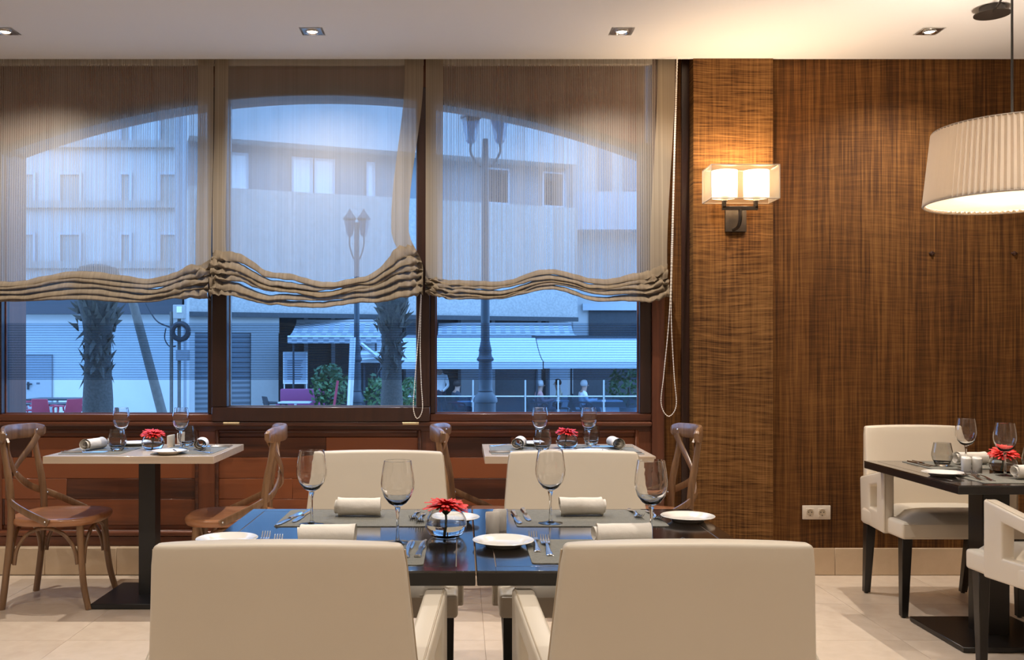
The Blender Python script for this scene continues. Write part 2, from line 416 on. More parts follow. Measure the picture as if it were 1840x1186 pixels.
for a, b in bays:
    bm = bm_new(); frame(bm, PX(a-5), PX(b+5), PZ(957), PZ(772), .020, .020, .016, .020, PANEL-.014, PANEL+.02, .006); obj('panel_moulding', bm, 'mahogany', pw)
    ys = [776, 786, 822, 860, 897, 944, 957]
    for k in range(len(ys)-1):
        y0, y1 = ys[k], ys[k+1]
        cuts = [a, b] if k in (0, 5) else [a, a+(b-a)*random.uniform(.35, .7), b]
        for c0, c1 in zip(cuts, cuts[1:]):
            dpt = .018 if k in (0, 5) else .006
            bm = bm_new(); box(bm, PX(c0)+.0005, PX(c1)-.0005, PANEL+dpt, PANEL+.03, PZ(y1)+.0006, PZ(y0)-.0006, .0015, 1); obj('panel_board', bm, 'mahogany_board', pw)

# windows
GL = PANEL+.055
def arch_frame(bm, x0, x1, wt, y0, y1):
    n = 12
    for k in range(n):
        a = x0+(x1-x0)*k/n; b = x0+(x1-x0)*(k+1)/n
        q = [(PX(a), PZ(arc_y(a)+wt)), (PX(b), PZ(arc_y(b)+wt)), (PX(b), PZ(arc_y(b))+.02), (PX(a), PZ(arc_y(a))+.02)]
        prism(bm, q, lambda u, v, d: (u, d, v), y0, y1)
def window(n, o0, g0, g1, o1, gb, ob, sash=False):
    yf = PANEL-.035 if sash else PANEL-.012
    bm = bm_new(); box(bm, PX(o0), PX(o1), yf, PANEL+.09, PZ(ob), PZ(gb), .004, 1)
    wn = struct(obj('window_%d' % n, bm, 'mahogany_dark' if sash else 'mahogany'))
    for nm, a, b in (('frame_stile', o0, g0), ('frame_stile', g1, o1)):
        if abs(b-a) < 1: continue
        bm = bm_new(); m = (a+b)/2; box(bm, PX(a), PX(b), yf, PANEL+.09, PZ(gb), PZ(arc_y(m))+.05, .004, 1); obj(nm, bm, 'mahogany_dark', wn)
    bm = bm_new(); arch_frame(bm, g0, g1, 9, yf+.01, PANEL+.09); obj('arched_head', bm, 'mahogany_dark', wn, smooth=0)
    N = 12; bm = bm_new()
    lo = [(PX(g0+(g1-g0)*k/N), PZ(gb)) for k in range(N+1)]; hi = [(PX(g0+(g1-g0)*k/N), PZ(arc_y(g0+(g1-g0)*k/N))+.01) for k in range(N+1)]
    va = [bm.verts.new((x, GL, z)) for x, z in lo]; vb = [bm.verts.new((x, GL, z)) for x, z in hi]
    for k in range(N): bm.faces.new((va[k], va[k+1], vb[k+1], vb[k]))
    g = obj('pane', bm, 'window_glass', wn, smooth=0)
    bm = bm_new(); vs = [bm.verts.new((PX(x), GL+.004, PZ(y))) for x, y in ((g0, 683), (g1, 683), (g1, 580), (g0, 580))]; bm.faces.new(vs)
    obj('frosted_band', bm, 'frosted_lines', g, smooth=0)
    bm = bm_new(); s = .006; frame(bm, PX(g0), PX(g1), PZ(gb), PZ(arc_y(g0 if n == 1 else g1 if n == 3 else ARC_C)+4), s, s, s, 0, GL-.02, GL-.004, 0); obj('glazing_bead', bm, 'satin_nickel' if sash else 'mahogany', wn, smooth=0)
    return wn
window(1, 0, 4, 374, 383, 744, 757)
w2 = window(2, 383, 410, 749, 773, 731, 757, True)
window(3, 773, 783, 1149, 1170, 743, 757)
for px in (416, 738):
    bm = bm_new(); p = W(px, 761, PANEL-.042); tube(bm, [(p.x-.045, p.y, p.z), (p.x+.045, p.y, p.z)], .0085, 12); obj('hinge', bm, 'brass', w2)
# ------------------------------------------------------------------ roman blinds
def smooth(t): t = max(0, min(1, t)); return t*t*(3-2*t)
def interp(pts, x):
    if x <= pts[0][0]: return pts[0][1]
    for (a, ya), (b, yb) in zip(pts, pts[1:]):
        if x <= b: return ya+(yb-ya)*smooth((x-a)/(b-a))
    return pts[-1][1]
YBL = 5.315
def blind(label, left, right, ytop, ybot, nf, amp, cloth, hem, seed):
    """left/right: pixel x as a function of pixel y; ytop/ybot: first fold and bottom edge as functions of u 0..1"""
    t = thing('roman_blind', label, 'blind', (0, 0, 0), 0, 'roman blinds at the arched window')
    rnd = random.Random(seed)
    NU = 72
    def pt(u, y, yo): 
        Y = YBL+yo; x = left(y)+(right(y)-left(y))*u
        p = W(x, y, YBL); return Vector((p.x, Y, p.z))
    def cloth_off(u, v): return -.020*smooth(v)+.006*noise.noise((u*7+seed, v*2.1, 0))*v+.004*math.sin(u*19+seed)*v*v
    bm = bm_new(); rows = []
    NV = 26
    for j in range(NV+1):
        v = j/NV; row = []
        for i in range(NU+1):
            u = i/NU; y = 78+(ytop(u)-78)*v
            row.append(bm.verts.new(pt(u, y, cloth_off(u, v)+.004)))
        rows.append(row)
    for a, b in zip(rows, rows[1:]):
        for i in range(NU): bm.faces.new((a[i], a[i+1], b[i+1], b[i]))
    obj('sheer_panel', bm, cloth, t, smooth=180)
    for side, (u0, u1) in enumerate(hem):           # doubled side hems
        bm = bm_new(); rows = []
        for j in range(NV+1):
            v = j/NV
            rows.append([bm.verts.new(pt(u, 78+(ytop(u)-78)*v, cloth_off(u, v)-.001)) for u in (u0, (u0+u1)/2, u1)])
        for a, b in zip(rows, rows[1:]):
            for i in range(2): bm.faces.new((a[i], a[i+1], b[i+1], b[i]))
        obj('side_hem', bm, 'hem_cloth', t, smooth=180)
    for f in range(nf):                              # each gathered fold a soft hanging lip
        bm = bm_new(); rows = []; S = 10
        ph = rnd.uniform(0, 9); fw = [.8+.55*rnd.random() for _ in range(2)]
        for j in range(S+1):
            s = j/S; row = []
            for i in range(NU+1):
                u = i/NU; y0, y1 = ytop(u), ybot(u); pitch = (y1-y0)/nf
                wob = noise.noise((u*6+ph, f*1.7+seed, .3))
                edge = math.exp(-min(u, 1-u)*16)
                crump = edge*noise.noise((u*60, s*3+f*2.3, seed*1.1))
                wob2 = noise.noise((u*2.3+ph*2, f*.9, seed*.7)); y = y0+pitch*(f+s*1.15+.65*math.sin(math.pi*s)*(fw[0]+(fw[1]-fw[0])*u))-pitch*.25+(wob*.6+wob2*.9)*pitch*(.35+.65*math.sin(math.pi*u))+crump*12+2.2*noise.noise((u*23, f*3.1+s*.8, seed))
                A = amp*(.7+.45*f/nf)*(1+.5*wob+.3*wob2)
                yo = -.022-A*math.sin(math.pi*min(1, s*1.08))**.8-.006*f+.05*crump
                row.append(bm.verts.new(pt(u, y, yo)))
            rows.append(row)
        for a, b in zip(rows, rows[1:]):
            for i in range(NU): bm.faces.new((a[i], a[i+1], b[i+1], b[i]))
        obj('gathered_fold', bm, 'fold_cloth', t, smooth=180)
    bm = bm_new(); p0 = pt(0, 80, 0); p1 = pt(1, 80, 0); box(bm, p0.x, p1.x, YBL+.008, YBL+.04, CEIL-.012, CEIL+.03, .004, 1); obj('head_rail', bm, 'blind_rail', t)
    return t
# px of left blind spans -240..384
uL = lambda px: (px+240)/624
Lt = lambda u: interp([(uL(-240), 470), (uL(-90), 505), (uL(20), 506), (uL(152), 487), (uL(275), 505), (uL(370), 478), (1, 474)], u)
Lb = lambda u: interp([(uL(-240), 520), (uL(-90), 548), (uL(50), 545), (uL(152), 538), (uL(270), 544), (uL(370), 534), (1, 535)], u)
blind('striped sheer roman blind over the left window, above the pale table', lambda y: -240, lambda y: 384-3*smooth((y-300)/150), Lt, Lb, 5, .036, 'sheer_cloth', ((.955, 1.0),), 3)
Mt = lambda u: interp([(0, 455), (.08, 458), (.3, 497), (.52, 508), (.72, 497), (.93, 448), (1, 446)], u)
Mb = lambda u: interp([(0, 528), (.08, 532), (.3, 546), (.52, 553), (.75, 545), (.93, 530), (1, 524)], u)
blind('deeply sagging middle roman blind with the finest weave', lambda y: 386-2*smooth((y-200)/200), lambda y: 761-26*smooth((y-130)/270)+26*smooth((y-415)/70), Mt, Mb, 6, .046, 'sheer_cloth_fine', ((0, .065), (.91, 1.0)), 11)
Rt = lambda u: interp([(0, 500), (.1, 505), (.28, 508), (.51, 487), (.72, 505), (.9, 492), (1, 480)], u)
Rb = lambda u: interp([(0, 528), (.1, 541), (.28, 541), (.51, 522), (.72, 540), (.9, 541), (1, 533)], u)
blind('striped sheer roman blind nearest the wall lamp, with a raised centre', lambda y: 765, lambda y: 1213-16*smooth((y-120)/350), Rt, Rb, 5, .036, 'sheer_cloth', ((0, .07), (.93, 1.0)), 23)

def chain(label, xs, Y):
    t = thing('blind_chain', label, 'blind chain', (0, 0, 0), 0)
    pts = [W(x, y, Y) for x, y in xs]; path = catmull(pts, 10)
    bm = bm_new(); tube(bm, path, .0016, 6); obj('cord', bm, 'bead_white', t)
    bm = bm_new(); acc = 0; last = path[0]
    fine = catmull(path, 4); step = .0105
    for q in fine:
        acc += (q-last).length; last = q
        if acc >= step:
            acc = 0; bmesh.ops.create_icosphere(bm, subdivisions=1, radius=.0036, matrix=Matrix.Translation(q))
    o = obj('beads', bm, 'bead_white', t); o['kind'] = 'stuff'
chain('white bead chain looping down beside the brown pier', [(1216, 104), (1212, 240), (1207, 430), (1203, 560), (1193, 670), (1188, 725), (1201, 748), (1215, 728), (1211, 670), (1206, 560), (1209, 430), (1213.5, 240), (1217.5, 104)], 5.22)
chain('white bead chain looping over the lower right of the middle window sash', [(757, 530), (755, 620), (757, 690), (759, 735), (750, 752), (743, 735), (745, 690), (752, 600), (756.4, 530)], 5.285)

# ------------------------------------------------------------------ ceiling downlights
emit('lamp_glow', (1, .88, .70), 18)
bm = bm_new(); s = .060
frame(bm, -s, s, -s, s, .012, .012, .012, .012, 0, .006, .001)
bmesh.ops.rotate(bm, verts=bm.verts, matrix=Matrix.Rotation(R(90), 3, 'X')); bm_f = mesh_of(bm, 'bezel', 'blind_rail', 0)
bm = bm_new(); box(bm, -.048, .048, -.048, .048, -.0015, 0); bm_p = mesh_of(bm, 'face_plate', 'satin_nickel', 0)
bm = bm_new(); lathe(bm, [(.026, 0), (.031, -.008), (.034, -.009), (.036, 0)], 28); bm_r = mesh_of(bm, 'lamp_ring', 'steel')
bm = bm_new(); lathe(bm, [(0, -.006), (.018, -.005), (.026, -.002)], 24); bm_l = mesh_of(bm, 'lamp', 'lamp_glow')
names = {(0, 0): 'square ceiling downlight at the far left above the left blind', (1, 0): 'square ceiling downlight above the middle blind', (2, 0): 'square ceiling downlight above the right-hand blind near the wall lamp', (3, 0): 'square ceiling downlight beside the pendant lamp cord'}
for j, y in enumerate(DOWN_Y):
    for i, x in enumerate(DOWN_X):
        if j:  # unseen rows, added to light the near armchairs
            lab = 'unseen square ceiling downlight added outside the picture, %s column, %s row behind' % (('first', 'second', 'third', 'fourth')[i], ('', 'first', 'second', 'third')[j])
        else: lab = names[(i, 0)]
        t = thing('ceiling_downlight', lab, 'downlight', (x, y, CEIL), 0, 'square recessed ceiling downlights')
        put('bezel', bm_f, t); put('face_plate', bm_p, t); put('lamp_ring', bm_r, t); put('lamp', bm_l, t)
        ld = bpy.data.lights.new('downlight_beam', 'SPOT'); ld.energy = DOWNLIGHT_W[j]; ld.color = WARM; ld.spot_size = R(136); ld.spot_blend = 1.0; ld.shadow_soft_size = .014
        lo = put('downlight_beam', ld, t, (0, 0, -.014))

# ------------------------------------------------------------------ pendant lamp
def pendant(label, x, y, zb, cable_to=None):
    t = thing('pendant_lamp', label, 'pendant lamp', (x, y, zb), 0)
    NP = 92; RB, RT, HT = .335, .302, .305
    bm = bm_new(); rows = []
    for k in range(7):
        z = HT*k/6; r = RB+(RT-RB)*k/6
        rows.append([bm.verts.new(((r+.0055*(1 if i % 2 else -1))*math.cos(2*math.pi*i/(2*NP)), (r+.0055*(1 if i % 2 else -1))*math.sin(2*math.pi*i/(2*NP)), z)) for i in range(2*NP)])
    for a, b in zip(rows, rows[1:]):
        for i in range(2*NP): bm.faces.new((a[i], a[(i+1) % (2*NP)], b[(i+1) % (2*NP)], b[i]))
    sh = obj('pleated_shade', bm, 'shade_cloth', t, smooth=0)
    for z, r in ((0, RB), (HT, RT)):
        bm = bm_new(); tube(bm, [((r)*math.cos(a*R(6)), r*math.sin(a*R(6)), z) for a in range(61)], .004, 6, False); obj('rim', bm, 'shade_rim', sh)
    bm = bm_new(); lathe(bm, [(0, .010), (.326, .010), (.326, .013), (0, .013)], 48); obj('diffuser', bm, 'diffuser_cloth', t)
    for k in range(3):
        a = R(120*k+30); bm = bm_new(); tube(bm, [(0, 0, HT-.03), (RT*math.cos(a), RT*math.sin(a), HT-.01)], .003, 6); obj('spoke', bm, 'black_steel', t)
    bm = bm_new(); lathe(bm, [(0, HT-.14), (.02, HT-.14), (.022, HT-.05), (.012, HT-.03), (0, HT-.03)], 16); obj('lamp_holder', bm, 'black_steel', t)
    for k in range(3):
        a = R(120*k); bm = bm_new(); lathe(bm, [(0, 0), (.022, .012), (.03, .035), (.022, .06), (.012, .08), (0, .085)], 16, (.1*math.cos(a), .1*math.sin(a), .12)); obj('bulb', bm, 'bulb_glow', t)
    bm = bm_new(); tube(bm, catmull([(0, 0, HT-.03), (0, 0, CEIL-zb-.03), (.01, .0, CEIL-zb-.008)]+([(cable_to[0]*.5, cable_to[1]*.5, CEIL-zb-.06), (cable_to[0], cable_to[1], CEIL-zb-.03)] if cable_to else []), 8), .005, 8); obj('cable', bm, 'black_cable', t)
    if cable_to:
        bm = bm_new(); lathe(bm, [(.056, 0), (.056, -.028), (.080, -.034), (.080, -.038), (0, -.040)], 36, (cable_to[0], cable_to[1], CEIL-zb)); obj('canopy', bm, 'bronze', t)
        bm = bm_new(); tube(bm, [(0, 0, CEIL-zb), (0, 0, CEIL-zb-.02)], .007, 8); obj('ceiling_hook', bm, 'bronze', t)
    ld = bpy.data.lights.new('pendant_bulb', 'POINT'); ld.energy = 60; ld.color = (1, .82, .64); ld.shadow_soft_size = .08
    put('pendant_bulb', ld, t, (0, 0, .16))
    return t
m, nt, out = newmat('shade_cloth')
df = nd(nt, 'ShaderNodeBsdfDiffuse'); tl = nd(nt, 'ShaderNodeBsdfTranslucent'); mx = nd(nt, 'ShaderNodeMixShader')
df.inputs[0].default_value = (.60, .53, .45, 1); tl.inputs[0].default_value = (.62, .50, .38, 1); mx.inputs[0].default_value = .05
nt.links.new(df.outputs[0], mx.inputs[1]); nt.links.new(tl.outputs[0], mx.inputs[2]); nt.links.new(mx.outputs[0], out.inputs[0])
m, nt, out = newmat('diffuser_cloth')
df = nd(nt, 'ShaderNodeBsdfDiffuse'); tl = nd(nt, 'ShaderNodeBsdfTranslucent'); mx = nd(nt, 'ShaderNodeMixShader')
df.inputs[0].default_value = (.85, .82, .77, 1); tl.inputs[0].default_value = (.9, .86, .8, 1); mx.inputs[0].default_value = .75
nt.links.new(df.outputs[0], mx.inputs[1]); nt.links.new(tl.outputs[0], mx.inputs[2]); nt.links.new(mx.outputs[0], out.inputs[0])
plain('shade_rim', (.42, .36, .3), .6); plain('black_cable', (.012, .011, .010), .5)
emit('bulb_glow', (1, .84, .62), 6)
pendant('large pleated cream drum pendant hanging over the right-hand dark table', 2.30, 3.95, 1.868, (.208, .52))

# ------------------------------------------------------------------ wall lamp
def wall_lamp():
    t = thing('wall_lamp', 'two-light wall lamp with a glowing box shade on the brown pier', 'wall lamp', (1.50, PIER, 1.96))
    o = lambda x, y, z: (x-1.50, y-PIER, z-1.96)
    x0, x1, y0, y1, z0, z1 = 1.326, 1.689, 5.02, 5.20, 2.063, 2.241
    def panel(nm, pts):
        bm = bm_new(); bm.faces.new([bm.verts.new(o(*p)) for p in pts]); return obj(nm, bm, 'organza', t, smooth=0)
    panel('shade_panel', [(x0, y0, z0), (x1, y0, z0), (x1, y0, z1), (x0, y0, z1)]); panel('shade_panel', [(x0, y1, z0), (x1, y1, z0), (x1, y1, z1), (x0, y1, z1)])
    panel('shade_panel', [(x0, y0, z0), (x0, y1, z0), (x0, y1, z1), (x0, y0, z1)]); panel('shade_panel', [(x1, y0, z0), (x1, y1, z0), (x1, y1, z1), (x1, y0, z1)])
    bm = bm_new(); C = [o(x, y, z) for z in (z0, z1) for x, y in ((x0, y0), (x1, y0), (x1, y1), (x0, y1))]
    for a, b in ((0, 1), (1, 2), (2, 3), (3, 0), (4, 5), (5, 6), (6, 7), (7, 4), (0, 4), (1, 5), (2, 6), (3, 7)): tube(bm, [C[a], C[b]], .0028, 6)
    obj('shade_frame', bm, 'shade_rim', t)
    for xc in (1.4217, 1.593):
        bm = bm_new(); lathe(bm, [(.067, 0), (.067, .145)], 32, o(xc, 5.11, 2.078)); cy = obj('inner_shade', bm, 'inner_shade', t, smooth=60)
        bm = bm_new(); lathe(bm, [(0, 0), (.017, 0), (.017, .045), (0, .045)], 14, o(xc, 5.11, 2.062)); obj('lamp_holder', bm, 'porcelain', t)
        bm = bm_new(); lathe(bm, [(0, 0), (.014, .008), (.02, .03), (.012, .055), (0, .06)], 14, o(xc, 5.11, 2.107)); obj('bulb', bm, 'bulb_glow', t)
        ld = bpy.data.lights.new('wall_lamp_bulb', 'POINT'); ld.energy = 15.0; ld.color = (1, .70, .42); ld.shadow_soft_size = .03
        put('wall_lamp_bulb', ld, t, o(xc, 5.11, 2.18))
    zb = W(0, 374, 5.11).z
    bm = bm_new()
    xl, xr = W(1301, 0, 5.11).x, W(1358, 0, 5.11).x
    box(bm, *[v for p in ((o(xl-.01, 0, 0)[0], o(xr+.01, 0, 0)[0]), (5.10-PIER, 5.12-PIER), (zb-.01-1.96, zb+.01-1.96)) for v in p], .001, 1)
    for x in (xl, xr): box(bm, x-.01-1.5, x+.01-1.5, 5.10-PIER, 5.12-PIER, zb-1.96, 2.066-1.96, .001, 1)
    obj('fork_arm', bm, 'bronze', t)
    bm = bm_new(); xm = W(1330, 0, 5.11).x; tube(bm, catmull([o(xm, 5.11, zb), o(xm, 5.11, zb-.06), o(xm, 5.15, zb-.095), o(xm, PIER-.01, zb-.10)], 6), .010, 10); obj('stem', bm, 'bronze', t)
    bm = bm_new(); a = W(1302, 417, PIER); b = W(1340, 378, PIER); box(bm, a.x-1.5, b.x-1.5, -.016, 0, a.z-1.96, b.z-1.96, .003); obj('back_plate', bm, 'bronze', t)
m, nt, out = newmat('organza')
tr = nd(nt, 'ShaderNodeBsdfTransparent'); tl = nd(nt, 'ShaderNodeBsdfTranslucent'); df = nd(nt, 'ShaderNodeBsdfDiffuse'); mx = nd(nt, 'ShaderNodeMixShader'); m2 = nd(nt, 'ShaderNodeMixShader')
tl.inputs[0].default_value = (.9, .82, .66, 1); df.inputs[0].default_value = (.7, .62, .48, 1); mx.inputs[0].default_value = .5; m2.inputs[0].default_value = .48
nt.links.new(tl.outputs[0], mx.inputs[1]); nt.links.new(df.outputs[0], mx.inputs[2]); nt.links.new(tr.outputs[0], m2.inputs[1]); nt.links.new(mx.outputs[0], m2.inputs[2]); nt.links.new(m2.outputs[0], out.inputs[0])
m, nt, out = newmat('inner_shade')
tl = nd(nt, 'ShaderNodeBsdfTranslucent'); df = nd(nt, 'ShaderNodeBsdfDiffuse'); mx = nd(nt, 'ShaderNodeMixShader')
tl.inputs[0].default_value = (.95, .88, .74, 1); df.inputs[0].default_value = (.9, .85, .75, 1); mx.inputs[0].default_value = .35
nt.links.new(tl.outputs[0], mx.inputs[1]); nt.links.new(df.outputs[0], mx.inputs[2]); nt.links.new(mx.outputs[0], out.inputs[0])
wall_lamp()

# ------------------------------------------------------------------ socket plate, picture hooks on the fabric wall
a = W(1441, 933, WALL); b = W(1491.5, 908, WALL); cx = (a.x+b.x)/2; cz = (a.z+b.z)/2
t = thing('wall_socket', 'white double power socket low on the brown fabric wall', 'socket', (cx, WALL, cz))
hw, hh = (b.x-a.x)/2, (b.z-a.z)/2
bm = bm_new(); box(bm, -hw, hw, -.010, 0, -hh, hh, .003, 2); obj('cover_plate', bm, 'white_plastic', t)
for sx in (-1, 1):
    bm = bm_new(); c = sx*.034-.004; box(bm, c-.022, c+.022, -.0125, -.009, -.024, .024, .0015, 1); mo = obj('socket_module', bm, 'white_plastic', t)
    bm = bm_new(); lathe(bm, [(.0195, 0), (.0195, .002), (.017, .002), (.017, .0005), (0, .0005)], 24); bmesh.ops.rotate(bm, verts=bm.verts, matrix=Matrix.Rotation(R(90), 3, 'X')); bmesh.ops.translate(bm, verts=bm.verts, vec=(c, -.0125, 0)); obj('socket_well', bm, 'cream_piping', mo)
    for dx, dz in ((-.0085, .002), (.0085, .002), (0, -.0145)):
        bm = bm_new(); lathe(bm, [(0, 0), (.0028, 0), (.0028, .004), (0, .004)], 10); bmesh.ops.rotate(bm, verts=bm.verts, matrix=Matrix.Rotation(R(90), 3, 'X')); bmesh.ops.translate(bm, verts=bm.verts, vec=(c+dx, -.0115, dz)); obj('pin_hole', bm, 'black_hole', mo)
for px, lab in ((1674, 'small dark wall fixing left of its twin, below the pendant shade'), (1822, 'small dark wall fixing at the right picture edge, below the pendant shade')):
    p = W(px, 455, WALL); bm = bm_new()
    box(bm, -.016, .016, -.006, 0, -.005, .005, .001, 1); box(bm, -.006, .006, -.010, 0, -.012, .010, .001, 1)
    tag(obj('wall_fixing', bm, 'mahogany_dark', None, p), lab, 'wall fixing', 'wall fixings')
# ------------------------------------------------------------------ tables
def dark_table(label, x0, x1, y0, y1, group='dark square pedestal tables', zt=.72):
    xc, yc = (x0+x1)/2, (y0+y1)/2; hw, hd = (x1-x0)/2, (y1-y0)/2
    t = thing('dark_table', label, 'table', (xc, yc, 0), 0, group)
    th = .036; g = .046; e = .0012
    bm = bm_new(); box(bm, -hw, hw, -hd, hd, zt-th, zt-.004, .002, 1); obj('top_core', bm, 'ebonised_leg', t)
    bm = bm_new(); box(bm, -hw+g-e, hw-g+e, -hd+g-e, hd-g+e, zt-.006, zt-.0016); obj('inlay_line', bm, 'groove_wood', t, smooth=0)
    bm = bm_new(); box(bm, -hw+g+e, hw-g-e, -hd+g+e, hd-g-e, zt-.006, zt, .0006, 1); obj('top_panel', bm, 'espresso_wood', t)
    for nm, a, b, c, d in (('border_plank', -hw, -hw+g-e, -hd, hd), ('border_plank', hw-g+e, hw, -hd, hd), ('border_plank', -hw+g-e, hw-g+e, -hd, -hd+g-e), ('border_plank', -hw+g-e, hw-g+e, hd-g+e, hd)):
        bm = bm_new(); box(bm, a, b, c, d, zt-.006, zt, .0006, 1); obj(nm, bm, 'espresso_wood', t)
    bm = bm_new(); box(bm, -.059, .059, -.059, .059, .02, zt-th, .003, 1); obj('column', bm, 'ebonised_leg', t)
    bm = bm_new(); box(bm, -.235, .235, -.235, .235, .003, .024, .002, 1); obj('base_plate', bm, 'ebonised_leg', t)
    bm = bm_new(); box(bm, -.16, .16, -.16, .16, zt-th-.008, zt-th, 0); obj('top_bracket', bm, 'black_steel', t)
    for sx in (-1, 1):
        for sy in (-1, 1):
            bm = bm_new(); lathe(bm, [(0, 0), (.016, 0), (.016, .004), (0, .004)], 12, (sx*.2, sy*.2, 0)); obj('foot_pad', bm, 'black_steel', t)
    return t
TF, TB = 2.236, 3.135
dark_table('left half of the dark table set between the four cream armchairs', -.689, .0335, TF, TB)
dark_table('right half of the dark table set between the four cream armchairs', .0375, .760, TF, TB)
dark_table('dark table at the right picture edge under the pendant lamp', 1.945, 2.665, 3.70, 4.57)
def pale_table(label, xc, yc):
    t = thing('pale_table', label, 'table', (xc, yc, 0), 0, 'pale oak pedestal tables by the window')
    hw, hd, zt = .405, .31, .75
    bm = bm_new(); box(bm, -hw, hw, -hd, hd, zt-.035, zt, .0015, 1); obj('table_top', bm, 'pale_oak', t)
    bm = bm_new(); box(bm, -.042, .042, -.042, .042, .02, zt-.035, .002, 1); obj('column', bm, 'black_steel', t)
    bm = bm_new(); box(bm, -.215, .215, -.22, .22, .003, .027, .002, 1); obj('base_plate', bm, 'black_steel', t)
    bm = bm_new(); box(bm, -.2, .2, -.03, .03, zt-.043, zt-.035, 0); box(bm, -.03, .03, -.2, .2, zt-.043, zt-.035, 0); obj('top_bracket', bm, 'black_steel', t)
    for sx in (-1, 1):
        for sy in (-1, 1):
            bm = bm_new(); lathe(bm, [(0, 0), (.016, 0), (.016, .004), (0, .004)], 12, (sx*.18, sy*.18, 0)); obj('foot_pad', bm, 'black_steel', t)
    return t
PT1, PT2 = (-1.578, 4.79), (.516, 4.79)
pale_table('pale oak table under the left window between two bentwood chairs', *PT1)
pale_table('pale oak table under the right window, behind the cream armchairs', *PT2)

